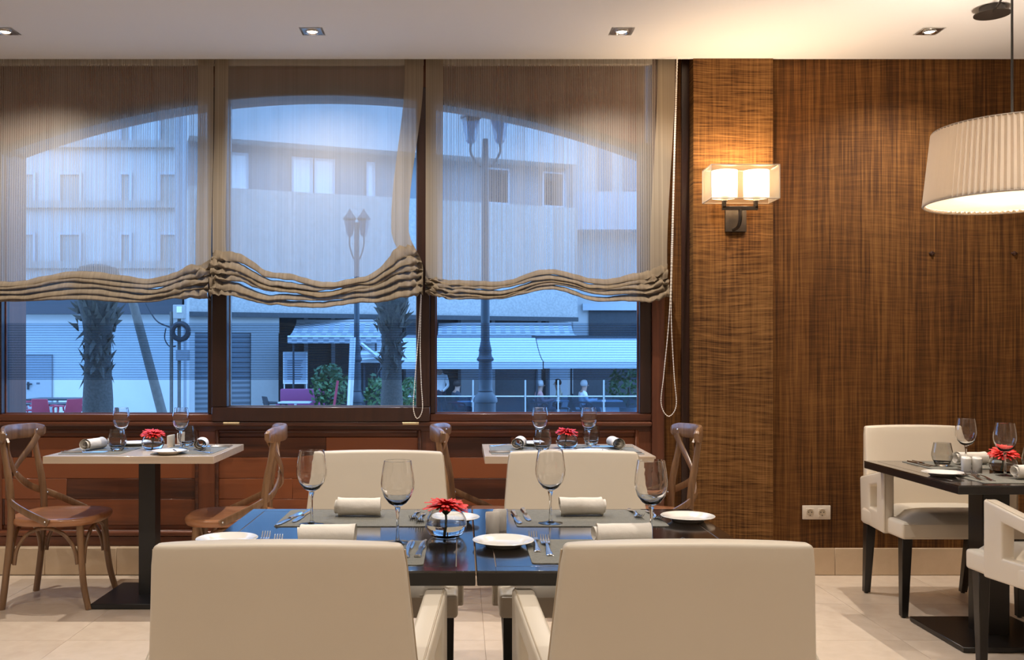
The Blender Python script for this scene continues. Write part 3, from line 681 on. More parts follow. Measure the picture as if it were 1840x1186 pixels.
# ------------------------------------------------------------------ cream armchairs (front faces +y)
def armchair(label, loc, rz):
    t = thing('cream_armchair', label, 'armchair', loc, rz, 'cream leather armchairs')
    # back: leaning slab, narrower at the top, crowned
    bm = bm_new(); NX, NZ = 14, 12; rows_f, rows_b = [], []
    def prof(u, v, front):
        z = .37+.49*v
        hw = .290-.044*v
        if v > .96: hw -= .003*((v-.96)/.04)**2
        yb = -.205-.092*v**1.15
        thk = .085-.03*v
        ed = abs(2*u-1)
        rnd_ = .010*ed**8
        y = yb+(thk if front else 0)+(-rnd_-.006*(1-ed**2)*0 if front else rnd_)
        if front: y += .010*(1-ed**4)*math.sin(math.pi*v)
        else: y -= .007*(1-ed**4)
        z2 = z+(.006*(1-ed**2) if v > .99 else 0)
        return (hw*(2*u-1), y, z2)
    for j in range(NZ+1):
        rows_f.append([bm.verts.new(prof(i/NX, j/NZ, True)) for i in range(NX+1)])
        rows_b.append([bm.verts.new(prof(i/NX, j/NZ, False)) for i in range(NX+1)])
    for R_ in (rows_f, rows_b):
        for a, b in zip(R_, R_[1:]):
            for i in range(NX): bm.faces.new((a[i], a[i+1], b[i+1], b[i]))
    for j in range(NZ):
        for i in (0, NX): bm.faces.new((rows_f[j][i], rows_f[j+1][i], rows_b[j+1][i], rows_b[j][i]))
    for i in range(NX):
        for j in (0, NZ): bm.faces.new((rows_f[j][i], rows_f[j][i+1], rows_b[j][i+1], rows_b[j][i]))
    bmesh.ops.recalc_face_normals(bm, faces=bm.faces[:])
    es = [e for e in bm.edges if len(e.link_faces) == 2 and e.calc_face_angle(0) > R(50)]
    bmesh.ops.bevel(bm, geom=es, offset=.010, segments=4, profile=.5, affect='EDGES', clamp_overlap=True)
    back = obj('backrest', bm, 'cream_leather', t, smooth=60)
    # piping along the rear edges
    for s in (-1, 1):
        bm = bm_new(); pts = []
        for j in range(13):
            p = prof(0 if s < 0 else 1, .02+.955*j/12, False); pts.append((p[0]+s*.0005, p[1]+.019, p[2]))
        tube(bm, pts, .0022, 6); obj('piping', bm, 'cream_piping', back)
    # seat base + cushion
    bm = bm_new(); box(bm, -.305, .305, -.17, .285, .375, .455, .014, 3); obj('seat_base', bm, 'cream_leather', t, smooth=60)
    bm = bm_new(); N = 10; g = []
    for j in range(N+1):
        row = []
        for i in range(N+1):
            u, v = i/N*2-1, j/N*2-1
            hx = .268 if v < .35 else .268+.030*smooth((v-.35)/.4)
            fall = (1-abs(u)**5)*(1-abs(v)**5)
            row.append(bm.verts.new((u*hx, -.13+(v+1)*.208, .445+.052*fall**.5)))
        g.append(row)
    for a, b in zip(g, g[1:]):
        for i in range(N): bm.faces.new((a[i], a[i+1], b[i+1], b[i]))
    obj('seat_cushion', bm, 'cream_leather', t, smooth=180)
    # arms: upholstered slab with a square window
    for s in (-1, 1):
        bm = bm_new(); fy = .130
        def AX(y, o): u = (y+.235)/(fy+.235); return s*((.232+.040*u)+(.053 if o else 0))   # splayed outwards to the front
        out_ = [(-.215, .375), (fy, .375), (fy, .676), (-.232, .602)]
        hole = [(-.085, .465), (.030, .465), (.030, .600), (-.085, .578)]
        va = [[bm.verts.new((AX(y, o), y, z)) for y, z in P] for o in (0, 1) for P in (out_, hole)]
        oi, hi, oo, ho = va
        for A, B in ((oi, hi), (oo, ho)):
            for k in range(4): bm.faces.new((A[k], A[(k+1) % 4], B[(k+1) % 4], B[k]))
        for A, B in ((oi, oo), (hi, ho)):
            for k in range(4): bm.faces.new((A[k], A[(k+1) % 4], B[(k+1) % 4], B[k]))
        bmesh.ops.recalc_face_normals(bm, faces=bm.faces[:])
        es = [e for e in bm.edges if len(e.link_faces) == 2 and e.calc_face_angle(0) > R(50)]
        bmesh.ops.bevel(bm, geom=es, offset=.009, segments=3, profile=.5, affect='EDGES', clamp_overlap=True)
        ar = obj('armrest', bm, 'cream_leather', t, smooth=60)
        bm = bm_new(); e_ = lambda y: AX(y, 1)-s*.0075; tube(bm, [(e_(-.225), -.225, .6030), (e_(fy-.008), fy-.008, .6745), (e_(fy), fy+.0005, .664), (e_(fy), fy+.0005, .39)], .0022, 6); obj('piping', bm, 'cream_piping', ar)
    for sx in (-1, 1):
        for fr in (0, 1):
            bm = bm_new()
            if fr: tx, ty, bx, by = sx*.268, .235, sx*.272, .225
            else: tx, ty, bx, by = sx*.262, -.165, sx*.250, -.235
            a, b = .024, .0155
            hexa(bm, [(bx-b, by-b, .006), (bx+b, by-b, .006), (bx+b, by+b, .006), (bx-b, by+b, .006), (tx-a, ty-a, .385), (tx+a, ty-a, .385), (tx+a, ty+a, .385), (tx-a, ty+a, .385)], .002, 1)
            lg = obj('leg', bm, 'ebonised_leg', t)
            bm = bm_new(); lathe(bm, [(0, 0), (.010, 0), (.010, .007), (0, .007)], 10, (bx, by, 0)); obj('glide', bm, 'black_steel', lg)
    return t
ch = armchair('cream armchair seen from behind in the left foreground', (-.358, 2.124, 0), 0)
dup(ch, 'cream armchair seen from behind in the right foreground', (.4446, 2.128, 0))
dup(ch, 'cream armchair facing the camera across the left half of the dark table', (-.316, 3.346, 0), math.pi)
dup(ch, 'cream armchair facing the camera across the right half of the dark table', (.428, 3.346, 0), math.pi)
dup(ch, 'cream armchair against the brown wall beside the pendant table', (2.345, 4.66, 0), math.pi)
dup(ch, 'cream armchair cut off by the lower right picture edge', (2.34, 3.53, 0), R(2.5))

# ------------------------------------------------------------------ bentwood cross-back chairs (front faces +y)
def bistro(label, loc, rz):
    t = thing('bentwood_chair', label, 'chair', loc, rz, 'bentwood cross-back chairs')
    # seat: rounded square with sunken top
    def sq(a, r): c, s = math.cos(a), math.sin(a); k = (abs(c)**3.0+abs(s)**3.0)**(-1/3.0); return r*k*c, r*k*s
    prof = [(.0, .428), (.10, .428), (.165, .431), (.185, .437), (.205, .441), (.217, .437), (.221, .428), (.219, .414), (.212, .404), (0, .402)]
    bm = bm_new(); N = 48; rings = []
    for r, z in prof:
        if r == 0: rings.append([bm.verts.new((0, 0, z))]); continue
        rings.append([bm.verts.new((*sq(2*math.pi*k/N, r), z)) for k in range(N)])
    for a, b in zip(rings, rings[1:]):
        for k in range(N):
            q = []
            for x in (a[k % len(a)], a[(k+1) % len(a)], b[(k+1) % len(b)], b[k % len(b)]):
                if x not in q: q.append(x)
            bm.faces.new(q)
    obj('seat', bm, 'seat_wood', t, smooth=50)
    for s in (-1, 1):
        bm = bm_new(); tube(bm, catmull([(s*.185, -.215, 0), (s*.186, -.190, .20), (s*.180, -.172, .42), (s*.175, -.180, .58), (s*.168, -.208, .74), (s*.165, -.222, .845)], 6), [.0165]*12+[.0175]*10+[.015]*9, 12); obj('back_post', bm, 'bistro_wood', t)
        bm = bm_new(); tube(bm, catmull([(s*.185, .205, 0), (s*.172, .175, .12), (s*.160, .158, .28), (s*.155, .150, .41)], 6), [.0145+.0035*k/18 for k in range(19)], 12); obj('leg', bm, 'bistro_wood', t)
    # top rail
    bm = bm_new(); P = catmull([(-.225, -.190, .836), (-.16, -.222, .840), (-.08, -.252, .842), (0, -.262, .843), (.08, -.252, .842), (.16, -.222, .840), (.225, -.190, .836)], 6)
    Wd = [.074*min(1, .45+.55*math.sqrt(min(1, min(k, len(P)-1-k)/5))) for k in range(len(P))]
    strip(bm, P, [(p.x*.8, p.y, 0) for p in P], Wd, .024); tr_ = obj('top_rail', bm, 'bistro_wood', t)
    for s in (-1, 1):
        bm = bm_new(); bmesh.ops.create_icosphere(bm, subdivisions=2, radius=.006, matrix=Matrix.Translation((s*.168, -.204, .842))); obj('rivet', bm, 'steel', tr_)
    for s in (-1, 1):
        d = .007*s
        bm = bm_new()
        P = catmull([(s*.163, -.196, .815), (s*.120, -.215+d*.3, .755), (s*.055, -.236+d, .690), (0, -.243+d, .640), (-s*.075, -.236+d, .585), (-s*.145, -.208, .545), (-s*.199, -.155, .512), (-s*.226, -.07, .470), (-s*.230, .03, .424)], 6)
        strip(bm, P, [(p.x, p.y, 0) for p in P], .033, .011); st = obj('cross_strap', bm, 'bistro_wood', t)
        for q in ((-s*.188, -.158, .5125), (-s*.236, .015, .432)):
            bm = bm_new(); bmesh.ops.create_icosphere(bm, subdivisions=2, radius=.0055, matrix=Matrix.Translation(q)); obj('rivet', bm, 'steel', st)
    bm = bm_new(); bmesh.ops.create_icosphere(bm, subdivisions=2, radius=.006, matrix=Matrix.Translation((0, -.232, .640))); obj('rivet', bm, 'steel', t)
    # bent hoops bracing the legs
    corners = [(-.178, -.178), (.178, -.178), (.163, .163), (-.163, .163)]
    for k in range(4):
        a = Vector(corners[k]); b = Vector(corners[(k+1) % 4]); pts = []
        m_ = (a+b)/2; o_ = m_.normalized()*.012
        for u, z in ((.06, .215), (.10, .29), (.22, .355), (.38, .386), (.5, .393), (.62, .386), (.78, .355), (.90, .29), (.94, .215)):
            p = a.lerp(b, u)+o_*math.sin(math.pi*u); pts.append((p.x, p.y, z))
        bm = bm_new(); tube(bm, catmull(pts, 4), .0095, 10); obj('bent_brace', bm, 'bistro_wood', t)
    return t
bc = bistro('bentwood chair at the left picture edge, left of the pale table', (-2.005, 4.755, 0), R(-90))
dup(bc, 'bentwood chair right of the left pale table, behind the dark table corner', (-1.15, 4.74, 0), R(97))
dup(bc, 'bentwood chair between the two far cream armchairs', (.115, 4.76, 0), R(-93))
dup(bc, 'bentwood chair beside the brown pier, right of the second pale table', (.93, 4.76, 0), R(92))
# ------------------------------------------------------------------ tableware builders (meshes shared)
def lathed(name, prof, mat, seg=32, smooth=40):
    bm = bm_new(); lathe(bm, prof, seg); return mesh_of(bm, name, mat, smooth)
WG_BOWL = lathed('bowl', [(.0, .098), (.010, .0995), (.024, .108), (.037, .125), (.0445, .147), (.0455, .163), (.0425, .190), (.0370, .222), (.0355, .2225), (.0410, .190), (.0438, .163), (.0428, .148), (.0355, .127), (.022, .1115), (.0, .104)], 'clear_glass', 36)
WG_STEM = lathed('stem', [(.0, .004), (.006, .006), (.0044, .02), (.0036, .05), (.0042, .080), (.008, .096), (.0, .099)], 'stem_glass', 16)
WG_FOOT = lathed('foot', [(.0, .0), (.036, .0), (.0368, .0012), (.030, .0024), (.012, .005), (.005, .009), (0, .009)], 'stem_glass', 36)
def wine_glass(label, p, sc=1.0):
    t = thing('wine_glass', label, 'wine glass', p, 0, 'stemmed wine glasses'); t.scale = (sc, sc, sc)
    put('bowl', WG_BOWL, t); put('stem', WG_STEM, t); put('foot', WG_FOOT, t)
TB_WALL = lathed('wall', [(.030, .012), (.040, .026), (.0460, .046), (.0455, .060), (.0395, .090), (.0362, .106), (.0348, .106), (.0380, .090), (.0440, .060), (.0445, .046), (.0385, .027), (.0, .014)], 'smoked_glass', 36)
TB_BASE = lathed('thick_base', [(0, .0), (.024, .0), (.032, .008), (.036, .018), (.034, .021), (0, .015)], 'stem_glass', 36)
def tumbler(label, p):
    t = thing('tumbler', label, 'tumbler', p, 0, 'stemless tumblers'); put('wall', TB_WALL, t); put('thick_base', TB_BASE, t)
PL = lathed('plate', [(0, .007), (.045, .007), (.052, .009), (.060, .014), (.081, .0185), (.0825, .0175), (.080, .0155), (.058, .0095), (.050, .003), (.046, .0), (.043, .0), (.042, .003), (0, .0035)], 'porcelain', 48)
def plate(label, p, sc=1.0):
    o = put('bread_plate', PL, None, p); o.scale = (sc, sc, 1); tag(o, label, 'plate', 'round white bread plates')
def napkin_mesh(L=.135, r=.033, seed=0, turns=2.3):
    bm = bm_new(); N = 56; K = 9; rows = []
    rnd = random.Random(seed)
    for k in range(K+1):
        u = k/K; row = []
        fl = 1+.08*math.exp(-min(u, 1-u)*14)+.03*noise.noise((u*3, seed, 0))
        for i in range(N+1):
            th = i/N*turns*2*math.pi; rr = (r*(.40+.60*i/N))*fl+.0015*noise.noise((th, u*4, seed))
            x = L*(u-.5)+.006*math.sin(th*.5+seed)*(1 if u in (0, 1) else 0)
            flat = .88
            row.append(bm.verts.new((x, rr*math.cos(th+2.6), r*flat+rr*flat*math.sin(th+2.6))))
        rows.append(row)
    for a, b in zip(rows, rows[1:]):
        for i in range(N): bm.faces.new((a[i], a[i+1], b[i+1], b[i]))
    lo = min(v.co.z for v in bm.verts)
    bmesh.ops.translate(bm, verts=bm.verts, vec=(0, 0, -lo+.0005))
    return mesh_of(bm, 'napkin', 'linen', 180)
NAP = [napkin_mesh(.135, .033, s) for s in (1, 5)]+[napkin_mesh(.145, .034, 9)]
def napkin(label, p, rz=0, k=0): tag(put('rolled_napkin', NAP[k], None, p, rz), label, 'napkin', 'rolled linen napkins')
def placemat_mesh(w_, d):
    bm = bm_new(); pts = []; r = .012
    for cx, cy, a0 in ((w_/2-r, d/2-r, 0), (-w_/2+r, d/2-r, 90), (-w_/2+r, -d/2+r, 180), (w_/2-r, -d/2+r, 270)):
        for k in range(4): pts.append((cx+r*math.cos(R(a0+30*k)), cy+r*math.sin(R(a0+30*k))))
    prism(bm, pts, lambda u, v, d_: (u, v, d_), 0, .0022); return mesh_of(bm, 'placemat', 'mat_weave', 30)
PM = placemat_mesh(.454, .298)
def placemat(label, x, y, z, rz=0): tag(put('placemat', PM, None, (x, y, z), rz), label, 'placemat', 'woven grey placemats')
# cutlery along +y (tip at +y), resting on z=0
def ribbon(bm, secs, th):
    """secs: (y, halfwidth, z) centre heights; a thin bent plate"""
    rings = []
    for y, hw, z in secs:
        rings.append([bm.verts.new((-hw, y, z+th*.2)), bm.verts.new((-hw*.6, y, z)), bm.verts.new((hw*.6, y, z)), bm.verts.new((hw, y, z+th*.2)), bm.verts.new((hw*.6, y, z+th)), bm.verts.new((-hw*.6, y, z+th))])
    for a, b in zip(rings, rings[1:]):
        for k in range(6): bm.faces.new((a[k], a[(k+1) % 6], b[(k+1) % 6], b[k]))
    bm.faces.new(rings[0][::-1]); bm.faces.new(rings[-1])
def fork_mesh():
    bm = bm_new()
    ribbon(bm, [(-.098, .004, .0012), (-.096, .0085, .0008), (-.085, .0098, .0004), (-.06, .0078, .002), (-.02, .0045, .008), (.015, .0034, .0095), (.030, .0042, .007), (.040, .010, .0045), (.050, .0122, .0030), (.058, .0125, .0035)], .0028)
    for k in range(4):
        x = (k-1.5)*.0068
        for_b = [(.056, .0024, .0034), (.070, .0021, .0050), (.085, .0018, .0100), (.097, .0012, .0170)]
        n0 = len(bm.verts); ribbon(bm, for_b, .0020); bm.verts.ensure_lookup_table()
        bmesh.ops.translate(bm, verts=bm.verts[n0:], vec=(x, 0, 0))
    return mesh_of(bm, 'fork', 'steel', 50)
def knife_mesh():
    bm = bm_new()
    ribbon(bm, [(-.112, .004, .0005), (-.110, .0085, .0003), (-.098, .0098, .0), (-.07, .0078, .0005), (-.025, .0055, .001), (-.008, .0062, .001)], .0065)
    ribbon(bm, [(-.009, .0062, .002), (.004, .0088, .0022), (.05, .0095, .0022), (.085, .0088, .0022), (.100, .0060, .0022), (.108, .0015, .0022)], .0016)
    return mesh_of(bm, 'knife', 'steel', 50)
FK, KN = fork_mesh(), knife_mesh()
def cutlery(kind, label, tip, tail, z):
    """aligned on the line tail->tip, tip end kept where given"""
    a = Vector((tip[0], tip[1], z)); b = Vector((tail[0], tail[1], z)); d = (a-b).normalized()
    c = a-d*(.097 if kind == 'fork' else .108)
    o = put('dinner_'+kind, FK if kind == 'fork' else KN, None, c, math.atan2(d.y, d.x)-math.pi/2)
    tag(o, label, kind, 'dinner '+('forks' if kind == 'fork' else 'knives'))
# vase, water, flower
VB = lathed('glass_bowl', [(0, .0), (.034, .0), (.046, .008), (.056, .026), (.0575, .038), (.053, .054), (.044, .068), (.0425, .068), (.0512, .054), (.0555, .038), (.054, .027), (.043, .011), (0, .008)], 'bowl_glass', 40)
VW = lathed('water', [(0, .0075), (.0438, .0105), (.0548, .027), (.0562, .036), (.0, .036)], 'water', 40)
def flower_meshes():
    bm = bm_new(); rnd = random.Random(4)
    for ring, (n, r0, r1, tilt, wd) in enumerate(((24, .008, .063, .12, .0115), (24, .008, .060, .36, .0112), (22, .006, .052, .62, .0095), (20, .005, .040, .90, .0075), (16, .004, .026, 1.15, .005))):
        for k in range(n):
            a = 2*math.pi*(k+.5*(ring % 2))/n+rnd.uniform(-.06, .06); tl = tilt+rnd.uniform(-.12, .12); ln = (r1-r0)*rnd.uniform(.9, 1.08); w_ = wd*rnd.uniform(.85, 1.1)
            ca, sa = math.cos(a), math.sin(a); vs = []
            for u, wf in ((0, .45), (.35, .9), (.7, 1.0), (.93, .7), (1, .15)):
                rr = r0+ln*u*math.cos(tl*.9); z = .006+ln*u*math.sin(tl)-.014*u*u+.002*ring
                vs.append(((ca*rr-sa*w_/2*wf, sa*rr+ca*w_/2*wf, z-.0015), (ca*rr, sa*rr, z+.0008), (ca*rr+sa*w_/2*wf, sa*rr-ca*w_/2*wf, z-.0015)))
            V = [[bm.verts.new(p) for p in row] for row in vs]
            for x, y in zip(V, V[1:]):
                for q in range(2): bm.faces.new((x[q], x[q+1], y[q+1], y[q]))
    pet = mesh_of(bm, 'petals', 'petal_red', 180)
    bm = bm_new(); lathe(bm, [(0, .020), (.007, .019), (.011, .013), (.009, .006), (0, .005)], 16); he = mesh_of(bm, 'flower_heart', 'flower_heart')
    bm = bm_new(); lathe(bm, [(.004, -.016), (.010, -.010), (.019, .001), (.016, .006), (0, .006)], 18); ca = mesh_of(bm, 'calyx', 'stem_green')
    bm = bm_new(); tube(bm, catmull([(0, 0, -.014), (.002, .001, -.035), (0, .003, -.062)], 5), .0032, 8); stm = mesh_of(bm, 'stem', 'stem_green')
    return pet, he, ca, stm
PET, HEA, CAL, STM = flower_meshes()
def vase(where, p, sc=1.0, tilt=(0, 0), rz=0):
    t = thing('glass_bowl_vase', 'round clear glass bowl vase of water '+where, 'vase', p, 0, 'round glass bowl vases'); t.scale = (sc,)*3
    put('glass_bowl', VB, t); put('water', VW, t)
    f = thing('red_gerbera', 'red gerbera flower resting in the glass bowl '+where, 'flower', (p[0], p[1], p[2]+.076*sc), 0, 'red gerbera flowers'); f.scale = (sc,)*3
    f.rotation_euler = (tilt[0], tilt[1], rz)
    put('petals', PET, f); put('flower_heart', HEA, f); put('calyx', CAL, f); put('stem', STM, f)
def shaker_mesh():
    bm = bm_new(); N = 28; r = .0205
    def ring(z, rr, slope): return [bm.verts.new((rr*math.cos(2*math.pi*k/N), rr*math.sin(2*math.pi*k/N), z+slope*rr*math.cos(2*math.pi*k/N))) for k in range(N)]
    rs = [ring(0, r*.92, 0), ring(.002, r*.97, 0), ring(.052, r, .0), ring(.058, r*.99, .16), ring(.0605, r*.92, .22), ring(.0615, r*.5, .22)]
    bm.faces.new(rs[0][::-1]); bm.faces.new(rs[-1])
    for a, b in zip(rs, rs[1:]):
        for k in range(N): bm.faces.new((a[k], a[(k+1) % N], b[(k+1) % N], b[k]))
    body = mesh_of(bm, 'body', 'porcelain', 50)
    bm = bm_new()
    for k in range(5):
        x, y = ((0, 0), (.005, 0), (-.005, 0), (0, .005), (0, -.005))[k]
        lathe(bm, [(0, .0003), (.0009, .0003), (.0009, 0)], 6, (x, y, .0617+.22*x))
    return body, mesh_of(bm, 'pour_holes', 'black_hole', 0)
SHB, SHH = shaker_mesh()
def shaker(label, p, rz=0):
    t = thing('shaker', label, 'shaker', p, rz, 'white porcelain shakers'); put('body', SHB, t); put('pour_holes', SHH, t)

# ------------------------------------------------------------------ setting the dark double table (z .72)
Z = .72; ZM = Z+.0022
LEFT, RIGHT = 'left half of the dark table', 'right half of the dark table'
placemat('grey placemat at the far side of the left dark table half', -.331, 2.957, Z)
placemat('grey placemat at the near side of the left dark table half', -.319, 2.440, Z)
placemat('grey placemat at the far side of the right dark table half', .392, 2.957, Z)
placemat('grey placemat at the near side of the right dark table half', .400, 2.458, Z)
def at(px, py, z=ZM): v = G(px, py, z); return (v.x, v.y, z)
napkin('rolled napkin on the far mat of the left dark table half', at(644, 927), R(-2), 0)
napkin('rolled napkin on the near mat, half hidden by the left foreground armchair', at(587, 982), R(3), 2)
napkin('rolled napkin on the far mat of the right dark table half', at(1046, 926), R(2), 1)
napkin('rolled napkin on the near mat, half hidden by the right foreground armchair', at(1117, 980), R(4), 2)
wine_glass('wine glass on the far mat at the left of the dark table', at(560, 942))
wine_glass('wine glass on the near mat in front of the left far armchair', at(714.5, 975.5))
wine_glass('wine glass on the far mat in front of the right far armchair', at(989, 940))
wine_glass('wine glass at the right end of the dark table, by the right foreground armchair', at(1170, 974))
plate('white plate at the left end of the dark table, behind the left foreground armchair', at(408, 978, Z))
plate('white plate behind the red flower bowl on the dark table', (-.022, 2.885, Z), .95)
plate('white plate at the middle of the dark table in front of the shakers', (.112, 2.525, Z))
plate('white plate overhanging the far right corner of the dark table', (.695, 2.905, Z))
vase('on the dark double table', (-.043, 2.655, Z), 1.03, (R(-6), R(4)), .2)
shaker('white shaker nearer the camera, on the dark double table', (.0895, 2.712, Z), R(-90)); shaker('white shaker just behind its twin on the dark double table', (.112, 2.756, Z), R(-90))
cutlery('knife', 'leftmost of the two knives at the far left of the dark table', at(496, 945), at(545, 921), ZM)
cutlery('knife', 'knife between its twin and the far left wine glass', at(527, 939.5), at(560, 917), ZM)
cutlery('fork', 'far fork left of the flower bowl, handle away from the camera, left one', at(741, 937), at(752, 917), ZM)
cutlery('fork', 'far fork just left of the flower bowl, nearest to the bowl', at(753, 942), at(762, 920), ZM)
cutlery('fork', 'fork standing next to the plate behind the left foreground armchair', at(479, 966), at(462, 990), ZM)
cutlery('fork', 'fork second from the plate behind the left foreground armchair', at(501, 972), at(487, 994), ZM)
cutlery('knife', 'knife half hidden by the corner of the left foreground armchair', at(741, 972), at(727, 1006), ZM)
cutlery('knife', 'knife lying fully visible at the right end of the near left mat', at(765, 971), at(750, 1001), ZM)
cutlery('fork', 'left fork of the pair right of the middle plate', at(957, 966), at(968, 997), ZM)
cutlery('fork', 'right fork of the pair right of the middle plate', at(978, 972), at(991, 1004), ZM)
cutlery('knife', 'left knife of the pair right of the shakers', at(934, 942), at(922, 920), ZM)
cutlery('knife', 'right knife of the pair right of the shakers', at(951, 937), at(940, 917), ZM)
cutlery('fork', 'left fork of the pair by the far right plate', at(1152, 934), at(1130, 915), ZM)
cutlery('fork', 'right fork of the pair, touching distance from the far right plate', at(1186, 937), at(1163, 918), ZM)
cutlery('knife', 'left knife of the pair behind the right foreground armchair', at(1210, 972), at(1236, 1002), ZM)
cutlery('knife', 'right knife of the pair behind the right foreground armchair', at(1226, 968), at(1254, 998), ZM)

# ------------------------------------------------------------------ the two pale tables (z .75)
for (tx, ty), nm, px in ((PT1, 'left', 0), (PT2, 'right', 1)):
    z = .75; zm = z+.0022; who = nm+' pale table'
    placemat('grey placemat on the left side of the '+who, tx-.222, ty+.0, z, R(90)); placemat('grey placemat on the right side of the '+who, tx+.222, ty, z, R(90))
    L = dict(left=dict(napl=(167, 808), napr=(361, 808), gl=(218, 806), gr=(325, 806.5), tl=(205, 811), tr=(336, 803), v=(275, 808), pf=(243, 801), pn=(302, 817)),
             right=dict(napl=(932, 806), napr=(1105, 806), gl=(970, 805), gr=(1058, 805.5), tl=(972, 806.5), tr=(1062.5, 800), v=(1018.5, 805), pf=(960, 800), pn=(1066, 818)))[nm]
    q = lambda k, zz=zm: (G(*L[k], zz).x, G(*L[k], zz).y, zz)
    napkin('rolled napkin at the left place of the '+who, q('napl'), R(75 if px == 0 else 80), 0); napkin('rolled napkin at the right place of the '+who, q('napr'), R(100 if px == 0 else 96), 1)
    wine_glass('wine glass at the left place of the '+who, q('gl'), .94); wine_glass('wine glass at the right place of the '+who, q('gr'), .94)
    a = Vector(q('tl')); b = Vector(q('tr'))
    if px: a.y = 4.905-.17; b.y = 5.02
    if not px: a.y = 4.74; b.y = 4.97; b.x = (336-CX)*b.y/F
    tumbler('tumbler at the left place of the '+who, a); tumbler('tumbler at the right place of the '+who, b)
    vase('on the '+who, q('v', z), .98, (R(5), R(-3)), 1.1+px)
    plate('white plate at the far side of the '+who, (G(*L['pf'], z).x, min(5.0, G(*L['pf'], z).y), zm)); plate('white plate at the near edge of the '+who, (G(*L['pn'], z).x, max(4.575, G(*L['pn'], z).y), zm))
    for s, side in ((-1, 'left'), (1, 'right')):
        x = tx+s*.25
        cutlery('knife', 'knife lying along the %s end of the %s, nearer pair member' % (side, who), (x-s*.09, ty+(-.16 if s < 0 else .16)), (x+s*.1, ty+(-.16 if s < 0 else .16)), zm)
        cutlery('knife', 'knife lying along the %s end of the %s, inner pair member' % (side, who), (x-s*.09, ty+(-.125 if s < 0 else .125)), (x+s*.1, ty+(-.125 if s < 0 else .125)), zm)
        cutlery('fork', 'fork beside the plate on the %s end of the %s' % (side, who), (x-s*.08, ty+(.17 if s < 0 else -.17)), (x+s*.1, ty+(.17 if s < 0 else -.17)), zm)
shaker('white shaker beside the flower bowl on the left pale table', (G(305, 803, .75).x, G(305, 803, .75).y+.02, .75)); 
shaker('white shaker behind its twin on the left pale table', (G(309, 800, .75).x+.02, G(309, 799, .75).y+.06, .75))

# ------------------------------------------------------------------ the right-hand dark table (z .72)
placemat('grey placemat on the near side of the table under the pendant', 2.305, 3.905, Z); placemat('grey placemat on the far side of the table under the pendant', 2.330, 4.375, Z)
plate('white plate at the left edge of the table under the pendant', (2.030, 3.99, Z))
tumbler('smoky tumbler on the table under the pendant, left of the napkin', (2.203, 4.335, ZM))
tumbler('tumbler cut off by the right picture edge on the table under the pendant', (2.515, 4.16, Z))
wine_glass('wine glass behind the shakers under the pendant', (2.275, 4.265, ZM)); wine_glass('wine glass nearest the right picture edge under the pendant', (2.290, 3.985, ZM))
shaker('left white shaker of the pair under the pendant', (2.222, 4.165, Z), R(90)); shaker('right white shaker of the pair under the pendant', (2.265, 4.155, Z), R(90))
vase('on the table under the pendant', (2.352, 4.105, Z), 1.0, (R(8), R(-6)), .5)
napkin('rolled napkin on the far mat of the table under the pendant', (2.365, 4.40, ZM), R(4), 0); napkin('rolled napkin at the right picture edge under the pendant', (2.335, 3.875, ZM), R(3), 2)
cutlery('fork', 'left fork by the plate under the pendant', (2.120, 4.02), (2.110, 3.80), ZM); cutlery('fork', 'right fork by the plate under the pendant', (2.160, 4.00), (2.140, 3.78), ZM)
cutlery('knife', 'left knife of the pair under the pendant', (2.130, 4.29), (2.130, 4.49), ZM); cutlery('knife', 'right knife of the pair under the pendant', (2.158, 4.30), (2.158, 4.50), ZM)
# ------------------------------------------------------------------ the square outside (ground well below the dining-room floor)
GZ = -.75
plain('paving', (.42, .40, .37), .8, var=.12, scale=3); plain('white_render', (.78, .78, .76), .9, var=.05, scale=2)
plain('stucco', (.45, .43, .40), .95, var=.35, scale=16, bmp=.6); plain('pale_stucco', (.55, .54, .52), .95, var=.06, scale=2)
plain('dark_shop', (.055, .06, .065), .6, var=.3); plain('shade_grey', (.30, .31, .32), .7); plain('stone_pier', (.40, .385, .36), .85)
plain('awning_white', (.86, .86, .84), .8, var=.03); check_mat('awning_check', (.66, .66, .64), (.36, .38, .40), 6.5, 13)
plain('door_grey', (.44, .47, .49), .5); plain('lamp_iron', (.045, .06, .075), .45, var=.2); plain('palm_bark', (.085, .075, .065), .95, var=.55, scale=26, bmp=.8)
plain('palm_stub', (.12, .105, .085), .9, var=.4, scale=14); plain('leaf', (.08, .16, .06), .6, var=.5, scale=8); plain('roof_dark', (.09, .09, .10), .8)
plain('red_plastic', (.45, .05, .09), .45); plain('magenta_cloth', (.28, .06, .16), .7); plain('black_plastic', (.03, .03, .035), .5); plain('weathered_pole', (.16, .14, .12), .9, var=.3)
plain('board_white', (.52, .56, .60), .5); plain('ink', (.10, .13, .17), .6); plain('bright_metal', (.90, .90, .90), .25, .3)
thin_glass('shop_glass', (.35, .42, .5), 1.5); plain('bright_white', (.88, .88, .86), .7); shutter_mat('roller_shutter', (.10, .11, .12), (.24, .26, .28), 42); plain('skin', (.50, .30, .22), .6); plain('hair_dark', (.05, .035, .03), .7); plain('hair_grey', (.5, .5, .5), .7)
plain('shirt_white', (.85, .85, .85), .8); plain('shirt_dark', (.05, .06, .08), .8); plain('shirt_rose', (.55, .28, .26), .8); plain('shirt_cream', (.72, .66, .52), .8); plain('trousers', (.06, .06, .08), .8)

bm = bm_new(); box(bm, -60, 60, 5.7, 90, GZ-.2, GZ); struct(obj('ground_outside', bm, 'paving', smooth=0))
